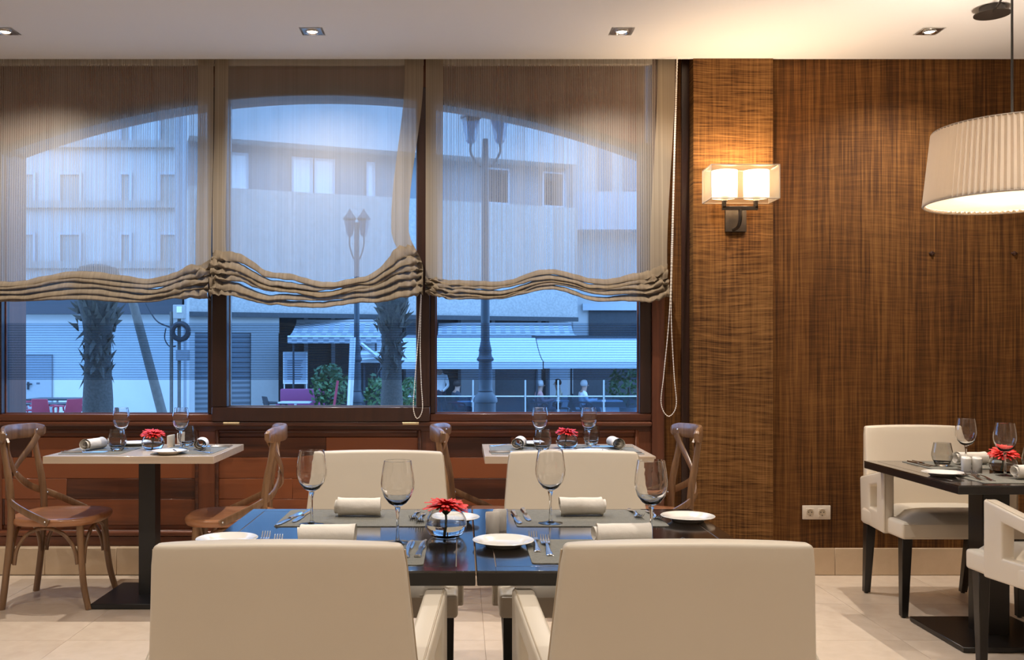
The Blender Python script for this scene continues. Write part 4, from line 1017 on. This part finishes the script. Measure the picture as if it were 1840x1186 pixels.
# outer skin of our own building so that no sky leaks into the room
bm = bm_new(); box(bm, -30, XL-.1, 5.6, 5.75, GZ, 14); box(bm, XR+.1, 30, 5.6, 5.75, GZ, 14); box(bm, XL-.1, XR+.1, 5.6, 5.75, CEIL+.45, 14); box(bm, XL-.1, XR+.1, 5.6, 5.75, GZ, -.06)
struct(obj('wall_outer_facade', bm, 'stucco', smooth=0))
bm = bm_new(); box(bm, XL-.1, XR+.1, YB-.2, 5.75, CEIL+.5, CEIL+.7); struct(obj('ceiling_slab', bm, 'ceiling_paint', smooth=0))

def YF(px): m_ = (px-CX)/F; return (28+.359*6.42)/(1-.359*m_)      # frontage line of the stucco building
FA = math.atan(.359)
def fu(px): p = Vector(((px-CX)*YF(px)/F, YF(px), 0)); o = Vector(((340-CX)*YF(340)/F, YF(340), 0)); return (p-o).length*(1 if px >= 340 else -1)
def fz(px, py): return H-(py-CY)*YF(px)/F-GZ
B0 = ((340-CX)*YF(340)/F, YF(340), GZ)
b = thing('stucco_building', 'rough stucco building with long balconies across the square', 'building', B0, FA)
L = fu(1037)
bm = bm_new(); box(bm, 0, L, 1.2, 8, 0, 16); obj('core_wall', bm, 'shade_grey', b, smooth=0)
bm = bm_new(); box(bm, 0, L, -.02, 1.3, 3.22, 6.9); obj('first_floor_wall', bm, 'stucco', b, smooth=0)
bm = bm_new(); box(bm, 0, L, .75, 1.3, 6.9, 8.35); obj('recessed_wall', bm, 'shade_grey', b, smooth=0)  # dark grey stands in for the shade inside the balcony recess
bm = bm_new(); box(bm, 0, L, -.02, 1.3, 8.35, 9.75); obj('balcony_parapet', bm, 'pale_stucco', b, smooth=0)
bm = bm_new(); box(bm, 0, L, .75, 1.3, 9.75, 11.6); obj('recessed_wall', bm, 'shade_grey', b, smooth=0)  # recess shade put into the wall colour here too
bm = bm_new(); box(bm, 0, L, -.1, 1.3, 11.6, 13); obj('balcony_parapet', bm, 'pale_stucco', b, smooth=0)
bm = bm_new(); box(bm, 0, L, -.10, 0, 3.10, 3.24); obj('cornice', bm, 'dark_shop', b, smooth=0)
def bwin(px0, px1, z0, z1, mat, y=.72):
    bm = bm_new(); frame(bm, fu(px0), fu(px1), z0, z1, .06, .06, .06, .06, y-.05, y+.05, 0); f = obj('window', bm, 'board_white', b, smooth=0)
    bm = bm_new(); box(bm, fu(px0)+.05, fu(px1)-.05, y+.0, y+.03, z0+.05, z1-.05); obj('pane', bm, mat, f, smooth=0)
for a_, c_ in ((415, 452), (531, 570), (572, 610), (668, 684)): bwin(a_, c_, 6.95, 8.1, 'bright_white')  # white panes imitate the brightness of the windows
for a_, c_ in ((430, 455), (530, 570), (572, 612), (668, 684)): bwin(a_, c_, 9.85, 11.1, 'bright_white')  # window brightness painted white on the upper row as well
bwin(990, 1030, 7.0, 8.2, 'shop_glass'); bwin(880, 930, 7.0, 8.2, 'shop_glass')
for k in range(9):                                 # louvred screens of the top balcony
    u0 = fu(800)+k*(fu(1030)-fu(800))/9
    bm = bm_new()
    for q in range(8): box(bm, u0+.05, u0+.42, .3, .34, 9.85+q*.2, 9.97+q*.2)
    obj('louvre', bm, 'board_white', b, smooth=0)
# ground floor: shutters, pillars, dark shop
bm = bm_new(); box(bm, fu(350), fu(450), .05, .1, 0, fz(430, 598)); obj('roller_shutter', bm, 'roller_shutter', b, smooth=0)
bm = bm_new(); box(bm, fu(340), fu(502), .02, 1.2, fz(430, 598), 3.22); obj('shutter_housing', bm, 'stone_pier', b, smooth=0)
bm = bm_new(); box(bm, fu(451), fu(500), -.05, 1.2, 0, fz(430, 598)); obj('pillar', bm, 'stone_pier', b, smooth=0)
bm = bm_new(); box(bm, fu(340), fu(350), -.02, 1.2, 0, fz(430, 598)); obj('pillar', bm, 'pale_stucco', b, smooth=0)
bm = bm_new(); box(bm, fu(500), L, 1.0, 1.2, 0, 3.22); obj('shop_front', bm, 'dark_shop', b, smooth=0)
for px in (560, 610, 700, 905, 990): 
    bm = bm_new(); box(bm, fu(px)-.06, fu(px)+.06, .9, 1.0, 0, 3.2); obj('mullion', bm, 'shade_grey', b, smooth=0)
for px in (760, 860, 1020):
    bm = bm_new(); box(bm, fu(px)-.35, fu(px)+.35, .7, 1.0, 0, 3.2); obj('pillar', bm, 'shade_grey', b, smooth=0)

# low white building with a service door, left
p0 = W(-260, 0, 30).x; p1 = W(333, 0, 30).x
b = thing('white_building', 'low white rendered building with a dark roof edge behind the palm', 'building', (0, 30, GZ))
top = W(0, 565, 30).z-GZ
bm = bm_new(); box(bm, p0, p1, 0, .9, 0, top); obj('wall', bm, 'white_render', b, smooth=0)
bm = bm_new(); box(bm, p0, p1, -.35, .9, top, top+.75); obj('roof_edge', bm, 'roof_dark', b, smooth=0)
d0, d1 = W(46, 0, 30).x, W(93, 0, 30).x; dz = W(0, 639, 30).z-GZ
bm = bm_new(); box(bm, d0, d1, -.02, .02, 0, dz, .005, 1); do = obj('door', bm, 'door_grey', b)
bm = bm_new(); frame(bm, d0-.04, d1+.04, 0, dz+.04, .04, .04, 0, .04, -.03, .01, 0); obj('door_frame', bm, 'shade_grey', do, smooth=0)
bm = bm_new(); q = W(50, 693, 30); box(bm, q.x, q.x+.05, -.06, -.02, q.z-GZ-.12, q.z-GZ+.12); box(bm, q.x, q.x+.16, -.09, -.05, q.z-GZ+.03, q.z-GZ+.07); obj('handle', bm, 'black_plastic', do, smooth=0)
bm = bm_new(); q = W(66, 689, 30); box(bm, q.x, q.x+.11, -.024, -.018, q.z-GZ-.03, q.z-GZ+.03); obj('door_sign', bm, 'ink', do, smooth=0)
b = thing('pale_apartment_block', 'pale apartment block with rows of windows, far behind the white building', 'building', (0, 46, GZ))
bm = bm_new(); box(bm, W(-500, 0, 46).x, W(345, 0, 46).x, 0, 8, 0, 22); obj('wall', bm, 'pale_stucco', b, smooth=0)
for c, (a_, c_) in enumerate(((-90, -45), (20, 65), (105, 148), (215, 238), (285, 330))):
    for r_ in range(4):
        y0 = 480-r_*108; x0, x1 = W(a_, 0, 46).x, W(c_, 0, 46).x; z0 = W(0, y0, 46).z-GZ; z1 = W(0, y0-62, 46).z-GZ
        bm = bm_new(); frame(bm, x0, x1, z0, z1, .12, .12, .2, .12, -.12, .05, 0); f = obj('window', bm, 'board_white', b, smooth=0)
        bm = bm_new(); box(bm, x0+.1, x1-.1, -.03, .02, z0+.15, z1-.1); obj('pane', bm, 'stone_pier', f, smooth=0)
for r_ in range(4):
    z = W(0, 470-r_*108, 46).z-GZ
    bm = bm_new(); box(bm, W(-500, 0, 46).x, W(345, 0, 46).x, -.3, 0, z-.35, z); obj('string_course', bm, 'stone_pier', b, smooth=0)
b = thing('corner_building', 'building with a dark shuttered opening behind the right-hand awnings', 'building', (0, 36, GZ))
x0, x1 = W(1030, 0, 36).x, W(1500, 0, 36).x
bm = bm_new(); box(bm, x0, x1, 0, 8, 0, 18); obj('wall', bm, 'pale_stucco', b, smooth=0)
bm = bm_new(); box(bm, W(1058, 0, 36).x, W(1330, 0, 36).x, -.06, .05, W(0, 632, 36).z-GZ, W(0, 558, 36).z-GZ); obj('shuttered_opening', bm, 'dark_shop', b, smooth=0)
bm = bm_new(); box(bm, W(1046, 0, 36).x, W(1240, 0, 36).x, -.2, 0, W(0, 558, 36).z-GZ, W(0, 546, 36).z-GZ); obj('lintel', bm, 'board_white', b, smooth=0)
bm = bm_new(); z = W(0, 352, 36).z-GZ; box(bm, x0, x1, -.9, 0, z-1.4, z); obj('balcony_parapet', bm, 'board_white', b, smooth=0)
bm = bm_new(); box(bm, x0, x1, -.06, .05, 0, W(0, 633, 36).z-GZ); obj('shop_front', bm, 'dark_shop', b, smooth=0)
for k in range(2):
    bm = bm_new(); a_ = 1075+k*45; box(bm, W(a_, 0, 36).x, W(a_+25, 0, 36).x, -.04, .02, z+.2, z+2); obj('window', bm, 'shade_grey', b, smooth=0)

# awnings
def awning(name, label, x0, x1, yt, zt, yb, zb, zv, mat, cat='awning', seam=None, scal=0):
    t = thing(name, label, cat, ((x0+x1)/2, (yt+yb)/2, zb)); o = lambda x, y, z: (x-(x0+x1)/2, y-(yt+yb)/2, z-zb)
    bm = bm_new(); N = 16; rows = []
    for j in range(5):
        v = j/4; rows.append([bm.verts.new(o(x0+(x1-x0)*i/N, yt+(yb-yt)*v, zt+(zb-zt)*v-.10*math.sin(math.pi*v))) for i in range(N+1)])
    for a, b_ in zip(rows, rows[1:]):
        for i in range(N): bm.faces.new((a[i], a[i+1], b_[i+1], b_[i]))
    obj('canopy_cloth', bm, mat, t, smooth=180)
    bm = bm_new(); box(bm, *[c for q in zip(o(x0, yb-.03, zv), o(x1, yb, zb)) for c in q]); obj('valance', bm, mat, t, smooth=0)
    bm = bm_new(); tube(bm, [o(x0, yb, zb), o(x1, yb, zb)], .035, 8); obj('front_bar', bm, 'bright_metal', t)
    bm = bm_new(); tube(bm, [o(x0, yt, zt+.02), o(x1, yt, zt+.02)], .05, 8); obj('roller_tube', bm, 'shade_grey', t)
    for x in (x0+.15, x1-.15):
        bm = bm_new(); tube(bm, [o(x, yt, zt-.5), o(x, (yt+yb)/2-.2, (zt+zb)/2-.3), o(x, yb+.02, zb)], .025, 6); obj('folding_arm', bm, 'lamp_iron', t)
        bm = bm_new(); tube(bm, [o(x, yb+.1, GZ), o(x, yb+.1, zb)], .03, 8); obj('support_post', bm, 'lamp_iron', t)
    return t
awning('checked_awning', 'checked grey awning with a hanging valance left of the lamp post', W(517, 0, 27.5).x, W(684, 0, 27.5).x, 29.0, W(0, 578, 29).z, 27.5, W(0, 605, 27.5).z, W(0, 617, 27.5).z, 'awning_check')
awning('lattice_canopy', 'long checked canopy under the stucco wall, above the white awnings', W(786, 0, 28.8).x, W(1036, 0, 28.8).x, 30.2, W(0, 584, 30.2).z, 28.8, W(0, 604, 28.8).z, W(0, 606, 28.8).z, 'awning_check')
awning('white_awning', 'large white awning left of the join, behind the thick lamp post', W(690, 0, 26).x, W(975, 0, 26).x, 28.6, W(0, 606, 28.6).z, 26, W(0, 650, 26).z, W(0, 663, 26).z, 'awning_white')
awning('white_awning', 'large white awning right of the join, at the right of the window', W(977, 0, 26).x, W(1260, 0, 26).x, 28.6, W(0, 609, 28.6).z, 26, W(0, 650, 26).z, W(0, 662, 26).z, 'awning_white')
bm = bm_new(); z0, z1 = W(0, 607, 28.6).z, W(0, 603, 28.6).z; box(bm, W(955, 0, 28.6).x, W(1270, 0, 28.6).x, 28.55, 28.7, z0, z1); tag(obj('awning_housing', bm, 'dark_shop', smooth=0), 'dark cassette bar along the top of the right white awning', 'awning housing')
strut_awning = awning('white_awning', 'narrow white awning strip glimpsed behind the second palm', W(645, 0, 27).x, W(689, 0, 27).x, 28.6, W(0, 606, 28.6).z, 27, W(0, 638, 27).z, W(0, 652, 27).z, 'awning_white')

# lamp posts
def lamp_post(label, px, Y, k=1.0, hy=258, sp=.26):
    x = (px-CX)*Y/F; t = thing('street_lamp', label, 'street lamp', (x, Y, GZ)); t.scale = (k, k, 1)
    q = lambda py: W(0, py, Y).z-GZ
    bm = bm_new(); lathe(bm, [(.24, 0), (.24, .1), (.19, .14), (.19, q(722)-.02), (.22, q(722)), (.215, q(716)), (.15, q(707)), (.13, q(704))], 20); obj('pedestal', bm, 'lamp_iron', t)
    bm = bm_new(); lathe(bm, [(.125, q(704)), (.14, q(702)), (.125, q(698)), (.13, q(680)), (.115, q(650)), (.15, q(648)), (.155, q(645)), (.12, q(640)), (.11, q(633)), (.12, q(630)), (.095, q(620)), (.08, q(612))], 20); obj('turned_shaft', bm, 'lamp_iron', t)
    bm = bm_new(); lathe(bm, [(.08, q(612)), (.078, q(560)), (.07, q(400)), (.062, q(hy+27)), (.05, q(hy-8))], 16); obj('pole', bm, 'lamp_iron', t)
    for s in (-1, 1):
        bm = bm_new(); tube(bm, catmull([(0, 0, q(hy+42)), (s*sp*.5, 0, q(hy+38)), (s*sp, 0, q(hy+17)), (s*sp, 0, q(hy))], 6), .022, 8); obj('bracket', bm, 'lamp_iron', t)
        bm = bm_new(); z = q(hy); lathe(bm, [(.05, z), (.09, z+.05), (.16, z+.42), (.165, z+.45)], 6, (s*sp, 0, 0)); la = obj('lantern', bm, 'shop_glass', t, smooth=0)
        bm = bm_new(); lathe(bm, [(.19, z+.45), (.19, z+.48), (.06, z+.64), (.02, z+.72), (0, z+.74)], 6, (s*sp, 0, 0)); obj('lantern_roof', bm, 'lamp_iron', la, smooth=0)
    return t
lamp_post('ornate iron lamp post standing in the right-hand window', 872, 17)
lamp_post('thinner ornate lamp post in the middle window, behind the bright pole', 641, 25, .92, 425, .2)

# palms
def palm(label, px, Y, r, ztop, seed):
    x = (px-CX)*Y/F; rnd = random.Random(seed); t = thing('palm_tree', label, 'palm tree', (x, Y, GZ))
    bm = bm_new(); prof = [(r*1.1, 0), (r*1.0, .9), (r*.88, 1.6), (r*.84, 2.2), (r*1.0, 2.6), (r*1.45, 3.1), (r*1.55, 3.35), (r*1.2, 3.55), (r*.3, ztop)]
    rings = []; N = 28
    for (ra, za), (rb, zb_) in zip(prof, prof[1:]):
        for s in range(5):
            u = s/5; rings.append((ra+(rb-ra)*u, za+(zb_-za)*u))
    V = []
    for ri, z in rings: V.append([bm.verts.new(((ri*(1+.07*noise.noise((math.cos(k*.45)*3, z*5, seed))))*math.cos(2*math.pi*k/N), (ri*(1+.07*noise.noise((k*.8, z*6, seed))))*math.sin(2*math.pi*k/N), z)) for k in range(N)])
    for a, b_ in zip(V, V[1:]):
        for k in range(N): bm.faces.new((a[k], a[(k+1) % N], b_[(k+1) % N], b_[k]))
    obj('trunk', bm, 'palm_bark', t, smooth=30)
    bm = bm_new(); lathe(bm, [(0, .9), (.001, .9)], 3)
    for k in range(130):                             # cut frond bases
        z = rnd.uniform(1.6, 3.35); a = rnd.uniform(0, 2*math.pi); rr = r*(.8 if z < 2.4 else 1.25); up = rnd.uniform(.08, .28); ln = rnd.uniform(.05, .20); wv = rnd.uniform(.03, .065)
        ca, sa = math.cos(a), math.sin(a); dn = -1 if z < 2.4 and rnd.random() < .5 else 1
        b0 = Vector((ca*rr, sa*rr, z)); tip = b0+Vector((ca*ln, sa*ln, up*dn)); sd = Vector((-sa, ca, 0))*wv
        v = [bm.verts.new(p) for p in (b0-sd, b0+sd, b0+Vector((0, 0, .1)), tip)]
        for f in ((0, 1, 3), (1, 2, 3), (2, 0, 3), (0, 2, 1)): bm.faces.new([v[i] for i in f])
    o = obj('frond_stubs', bm, 'palm_stub', t, smooth=0); o['kind'] = 'stuff'
palm('thick palm trunk with ragged cut fronds in the left window', 176, 17, .265, 3.62, 2)
palm('slimmer palm trunk at the right of the middle window', 704, 20, .235, 3.7, 8)

# leaning pole, service pole with boxes and cable coil
bm = bm_new(); tube(bm, [W(296, 760, 22), W(238, 540, 22), W(227, 500, 22)], [.115, .10, .09], 10); tag(obj('leaning_pole', bm, 'weathered_pole'), 'slanting timber pole right of the palm in the left window', 'pole')
t = thing('utility_post', 'slim service post with meter box and cable coil beside the shutter', 'utility post', (W(318, 0, 26.5).x, 26.5, GZ)); q = lambda px, py: (W(px, py, 26.5).x-W(318, 0, 26.5).x, 0, W(0, py, 26.5).z-GZ)
for px in (308, 322):
    bm = bm_new(); a = q(px, 560); tube(bm, [(a[0], 0, 0), a], .05, 8); obj('conduit', bm, 'weathered_pole', t)
bm = bm_new(); a = q(326, 596); tube(bm, [(a[0]+.22*math.cos(k*R(15)), -.1, a[2]+.22*math.sin(k*R(15))) for k in range(25)], .075, 8); obj('cable_coil', bm, 'black_plastic', t)
bm = bm_new(); a = q(318, 648); b_ = q(340, 629); box(bm, a[0], b_[0], -.12, .08, a[2], b_[2], .01, 1); obj('meter_box', bm, 'shade_grey', t)
bm = bm_new(); a = q(313, 573); b_ = q(333, 548); box(bm, a[0], b_[0], -.12, .08, a[2], b_[2], .01, 1); obj('junction_box', bm, 'stone_pier', t)
bm = bm_new(); a = q(320, 562); b_ = q(329, 551); box(bm, a[0], b_[0], -.14, -.11, a[2], b_[2]); obj('warning_plate', bm, 'bright_white', t, smooth=0)
bm = bm_new(); tube(bm, catmull([q(262, 545), q(280, 575), q(300, 586), q(316, 590)], 6), .022, 6); tube(bm, catmull([q(298, 590), q(296, 608), q(304, 622), q(316, 622)], 6), .018, 6); obj('loose_cable', bm, 'black_plastic', t)

# cafe furniture
def cafe_chair(label, px, Y, mat, rz):
    t = thing('cafe_chair', label, 'cafe chair', ((px-CX)*Y/F, Y, GZ), rz, 'cafe chairs on the square')
    bm = bm_new(); box(bm, -.24, .24, -.22, .24, .42, .46, .015, 1); obj('seat', bm, mat, t)
    bm = bm_new(); hexa(bm, [(-.23, -.26, .46), (.23, -.26, .46), (.23, -.22, .46), (-.23, -.22, .46), (-.20, -.36, .86), (.20, -.36, .86), (.20, -.33, .86), (-.20, -.33, .86)], .012, 1); obj('backrest', bm, mat, t)
    for s in (-1, 1):
        bm = bm_new(); tube(bm, catmull([(s*.25, -.3, .68), (s*.29, -.05, .68), (s*.28, .2, .63), (s*.26, .22, .44)], 5), .025, 6); obj('armrest', bm, mat, t)
        for y in (-.24, .22):
            bm = bm_new(); tube(bm, [(s*.22, y, .43), (s*.27, y*1.15, 0)], .02, 6); obj('leg', bm, mat, t)
    return t
def cafe_table(label, px, Y, top=.72, r=.45, mat='black_plastic'):
    t = thing('cafe_table', label, 'cafe table', ((px-CX)*Y/F, Y, GZ), 0, 'cafe tables on the square')
    bm = bm_new(); box(bm, -r*1.4, r*1.4, -r, r, top-.04, top, .01, 1); obj('top', bm, mat, t)
    bm = bm_new(); tube(bm, [(0, 0, 0.02), (0, 0, top)], .035, 10); obj('column', bm, 'bright_metal', t)
    bm = bm_new(); lathe(bm, [(0, 0), (.25, 0), (.25, .02), (.04, .05), (0, .05)], 16); obj('foot', bm, 'black_plastic', t)
cafe_chair('red cafe chair with its back to us, before the service door', 80, 24.5, 'red_plastic', R(4)); cafe_chair('red cafe chair facing right, beside the service door', 62, 26.5, 'red_plastic', R(-80))
cafe_chair('red cafe chair facing left, next to the palm trunk', 138, 26.2, 'red_plastic', R(75)); cafe_chair('red cafe chair at the far left behind the window frame', 22, 24.6, 'red_plastic', R(-60))
cafe_chair('red cafe chair near the palm, lowest in the left window', 122, 24.4, 'red_plastic', R(50))
cafe_table('dark cafe table between red chairs by the service door', 103, 26.3, .78, .5); cafe_table('dark cafe table closer to us, below the service door', 88, 25.2, .70, .45)
cafe_chair('black cafe chair left of the magenta sofa', 497, 25.8, 'black_plastic', R(-60))
t = thing('magenta_sofa', 'magenta cafe sofa below the menu board', 'sofa', ((540-CX)*26.6/F, 26.6, GZ))
bm = bm_new(); box(bm, -.62, .62, -.35, .35, .12, .44, .04, 2); obj('seat', bm, 'magenta_cloth', t)
bm = bm_new(); box(bm, -.62, .62, .22, .42, .3, 1.02, .04, 2); obj('backrest', bm, 'magenta_cloth', t)
for s in (-1, 1): bm = bm_new(); box(bm, s*.56-.08, s*.56+.08, -.35, .35, .1, .62, .03, 2); obj('arm', bm, 'magenta_cloth', t)
cafe_table('small pale cafe table before the magenta sofa', 531, 25.2, .74, .3, 'board_white')
t = thing('menu_board', 'pale menu board hung on the shop front', 'sign board', ((530.5-CX)*28/F, 28, W(0, 688, 28).z)); hx = 20*28/F; hz_ = W(0, 634, 28).z-W(0, 688, 28).z
bm = bm_new(); box(bm, -hx, hx, 0, .04, 0, hz_); obj('panel', bm, 'board_white', t, smooth=0)
bm = bm_new(); frame(bm, -hx-.03, hx+.03, -.03, hz_+.03, .03, .03, .03, .03, -.01, .05, 0); obj('frame', bm, 'bright_white', t, smooth=0)
for k in range(9):
    bm = bm_new(); z = hz_*(.12+.075*k); box(bm, -hx*.72, hx*(.5+.2*((k*7) % 3)/2), -.006, 0, z, z+.022); obj('text_line', bm, 'ink', t, smooth=0)
for s in (-1, 1): bm = bm_new(); tube(bm, [(s*hx, .03, 0), (s*hx, .03, GZ-W(0, 688, 28).z)], .02, 6); obj('post', bm, 'bright_white', t)
def bush(label, px, Y, rx, h, n, seed, planter=True):
    rnd = random.Random(seed); t = thing('potted_shrub', label, 'shrub', ((px-CX)*Y/F, Y, GZ), 0)
    bm = bm_new()
    for k in range(n):
        a = rnd.uniform(0, 6.283); u = rnd.uniform(-1, 1); rr = rnd.uniform(.5, 1)
        c = Vector((rx*rr*math.cos(a)*math.sqrt(1-u*u), rx*rr*.7*math.sin(a)*math.sqrt(1-u*u), .42+h*.5+h*.5*rr*u)); d = Vector((rnd.uniform(-1, 1), rnd.uniform(-1, 1), rnd.uniform(-1, 1)))*.1; e = d.orthogonal().normalized()*.045
        bm.faces.new([bm.verts.new(p) for p in (c-d, c+e, c+d, c-e)])
    o = obj('foliage', bm, 'leaf', t, smooth=0); o['kind'] = 'stuff'
    bm = bm_new(); lathe(bm, [(0, 0), (.2, 0), (.26, .42), (.23, .42), (.2, .38), (0, .38)], 16); obj('pot', bm, 'shade_grey', t)
    bm = bm_new(); tube(bm, [(0, 0, .36), (.03, 0, .5+h*.4)], .03, 6); obj('stem', bm, 'weathered_pole', t)
bush('dense green shrub right of the magenta sofa', 592, 25.5, .55, 1.35, 420, 1); bush('shrub with open leaves left of the second palm', 676, 23.5, .32, 1.1, 160, 2); bush('shrub just right of the second palm', 738, 23.5, .32, 1.1, 160, 3); bush('shrub at the far right under the white awning', 1128, 28.2, .7, 1.3, 260, 5)
bm = bm_new(); tube(bm, [W(627, 760, 24.3), W(631, 680, 24.3), W(634, 606, 24.3)], .075, 8); tag(obj('parasol_pole', bm, 'bright_metal'), 'bright white slanting pole left of the thinner lamp post', 'pole')
bm = bm_new(); tube(bm, [W(598, 745, 24.6), W(607, 684, 24.6)], .035, 6); tag(obj('red_pole', bm, 'red_plastic'), 'thin red pole leaning by the shrub', 'pole')
o_ = Vector(strut_awning.location); bm = bm_new(); tube(bm, [W(648, 617, 26.9)-o_, W(680, 643, 26.9)-o_], .06, 6); tube(bm, [W(680, 643, 26.9)-o_, W(650, 647, 26.9)-o_], .03, 6); obj('strut', bm, 'bright_metal', strut_awning)

# glass fence of the terrace
posts = [700, 770, 850, 944, 1003, 1085, 1165, 1240]
t = thing('terrace_fence', 'low glass terrace fence with slim posts under the white awnings', 'fence', ((960-CX)*25/F, 25, GZ)); ox = (960-CX)*25/F; zt = W(0, 713, 25).z-GZ
for a_, c_ in zip(posts, posts[1:]):
    bm = bm_new(); box(bm, W(a_, 0, 25).x-ox+.05, W(c_, 0, 25).x-ox-.05, -.01, .01, .08, zt); obj('glass_panel', bm, 'glass_fence', t, smooth=0)
    bm = bm_new(); box(bm, W(a_, 0, 25).x-ox+.03, W(c_, 0, 25).x-ox-.03, -.02, .02, zt, zt+.03); obj('top_rail', bm, 'bright_metal', t, smooth=0)
for px in posts:
    bm = bm_new(); x = W(px, 0, 25).x-ox; box(bm, x-.019, x+.019, -.02, .02, 0, W(0, 683, 25).z-GZ, .004, 1); obj('post', bm, 'board_white', t)

# people on the terrace
def person(label, px, Y, pose, shirt, hair, facing=0, lower='trousers'):
    x = (px-CX)*Y/F
    if pose == 'stand':
        J = dict(pel=(0, 0, .95), wst=(0, 0, 1.08), ch=(0, .01, 1.32), nk=(0, .01, 1.46), hd=(0, .03, 1.60), ht=(0, .02, 1.70))
        LEGS = lambda s: [(s*.10, 0, .90), (s*.11, .02, .50), (s*.11, -.02, .08), (s*.12, .12, .04)]
        ARMS = lambda s: [(s*.19, .0, 1.40), (s*.25, -.02, 1.12), (s*.20, .16, .98), (s*.17, .22, .98)]
    else:
        J = dict(pel=(0, 0, .50), wst=(0, 0, .62), ch=(0, .03, .86), nk=(0, .05, 1.00), hd=(0, .08, 1.14), ht=(0, .07, 1.24))
        LEGS = lambda s: [(s*.10, .05, .49), (s*.13, .44, .50), (s*.13, .46, .09), (s*.13, .58, .04)]
        ARMS = lambda s: [(s*.19, .02, .94), (s*.25, .08, .70), (s*.15, .34, .74), (s*.12, .42, .76)]
    V, E, RAD, KIND = [], [], [], []
    def add(p, r, k, par=None):
        V.append(p); RAD.append(r); KIND.append(k)
        if par is not None: E.append((par, len(V)-1))
        return len(V)-1
    pe = add(J['pel'], .15, 'l'); wa = add(J['wst'], .135, 's', pe); c = add(J['ch'], .165, 's', wa); nk = add(J['nk'], .058, 'f', c); hd = add(J['hd'], .098, 'f', nk); add(J['ht'], .085, 'f', hd)
    for s in (-1, 1):
        p = pe
        for q, r in zip(LEGS(s), (.095, .075, .05, .045)): p = add(q, r, 'l', p)
        p = c
        for q, r, k in zip(ARMS(s), (.07, .052, .04, .045), 'sssf'): p = add(q, r, k, p)
    me = bpy.data.meshes.new('body'); me.from_pydata(V, E, []); o = bpy.data.objects.new('body', me); COL.objects.link(o)
    m_ = o.modifiers.new('skin', 'SKIN'); sv = me.skin_vertices[0].data
    for k, r in enumerate(RAD): sv[k].radius = (r, r*.8 if KIND[k] == 's' else r); sv[k].use_root = (k == 0)
    sb = o.modifiers.new('sub', 'SUBSURF'); sb.levels = 1; sb.render_levels = 1
    ev = o.evaluated_get(bpy.context.evaluated_depsgraph_get()); nm = bpy.data.meshes.new_from_object(ev); bpy.data.objects.remove(o)
    nm.materials.clear()
    for k in (shirt, lower, 'skin'): nm.materials.append(MATS[k])
    for f in nm.polygons:
        k = min(range(len(V)), key=lambda i: (Vector(V[i])-f.center).length); f.material_index = {'s': 0, 'l': 1, 'f': 2}[KIND[k]]; f.use_smooth = True
    t = thing('person', label, 'person', (x, Y, GZ), facing); put('body', nm, t)
    h = Vector(J['hd']); bm = bm_new(); bmesh.ops.create_uvsphere(bm, u_segments=14, v_segments=10, radius=.112, matrix=Matrix.Translation(h+Vector((0, -.02, .045))))
    bmesh.ops.delete(bm, geom=[v for v in bm.verts if v.co.y > h.y+.055 and v.co.z < h.z+.09 or v.co.z < h.z-.03], context='VERTS'); obj('hair', bm, hair, t, smooth=180)
    bm = bm_new(); lathe(bm, [(0, 0), (.016, .004), (.008, .03), (0, .034)], 8, (h.x, h.y+.10, h.z-.02)); obj('nose', bm, 'skin', t)
person('waiter in a white shirt standing left of the thick lamp post', 791, 26.6, 'stand', 'shirt_white', 'hair_dark', R(150))
person('seated diner in dark clothes between the waiter and the lamp post', 818, 26.2, 'sit', 'shirt_dark', 'hair_dark', R(-70))
person('seated diner in a rose top right of the lamp post', 967, 26.2, 'sit', 'shirt_rose', 'hair_grey', R(-80)); person('seated diner in a cream shirt beside the fence post', 1006, 27.4, 'sit', 'shirt_cream', 'hair_dark', R(90))
person('seated diner in a white shirt furthest right on the terrace', 1046, 26.3, 'sit', 'shirt_white', 'hair_grey', R(-80))
for px, Y, lab, rz in ((816, 26.2, 'dark terrace chair under the diner in dark clothes', -70), (966, 26.2, 'dark terrace chair under the diner in the rose top', -80), (1007, 27.4, 'dark terrace chair under the diner in the cream shirt', 90), (1045, 26.3, 'dark terrace chair under the diner furthest right', -80)):
    c = cafe_chair(lab, px, Y, 'black_plastic', R(rz))
cafe_table('terrace table between the rose and cream diners', 990, 26.7, .72, .35, 'board_white'); cafe_table('terrace table left of the lamp post, beside the diner in dark clothes', 853, 26.3, .72, .35, 'board_white')
cafe_table('terrace table right of the diner in the white shirt', 1084, 26.5, .72, .35, 'board_white')
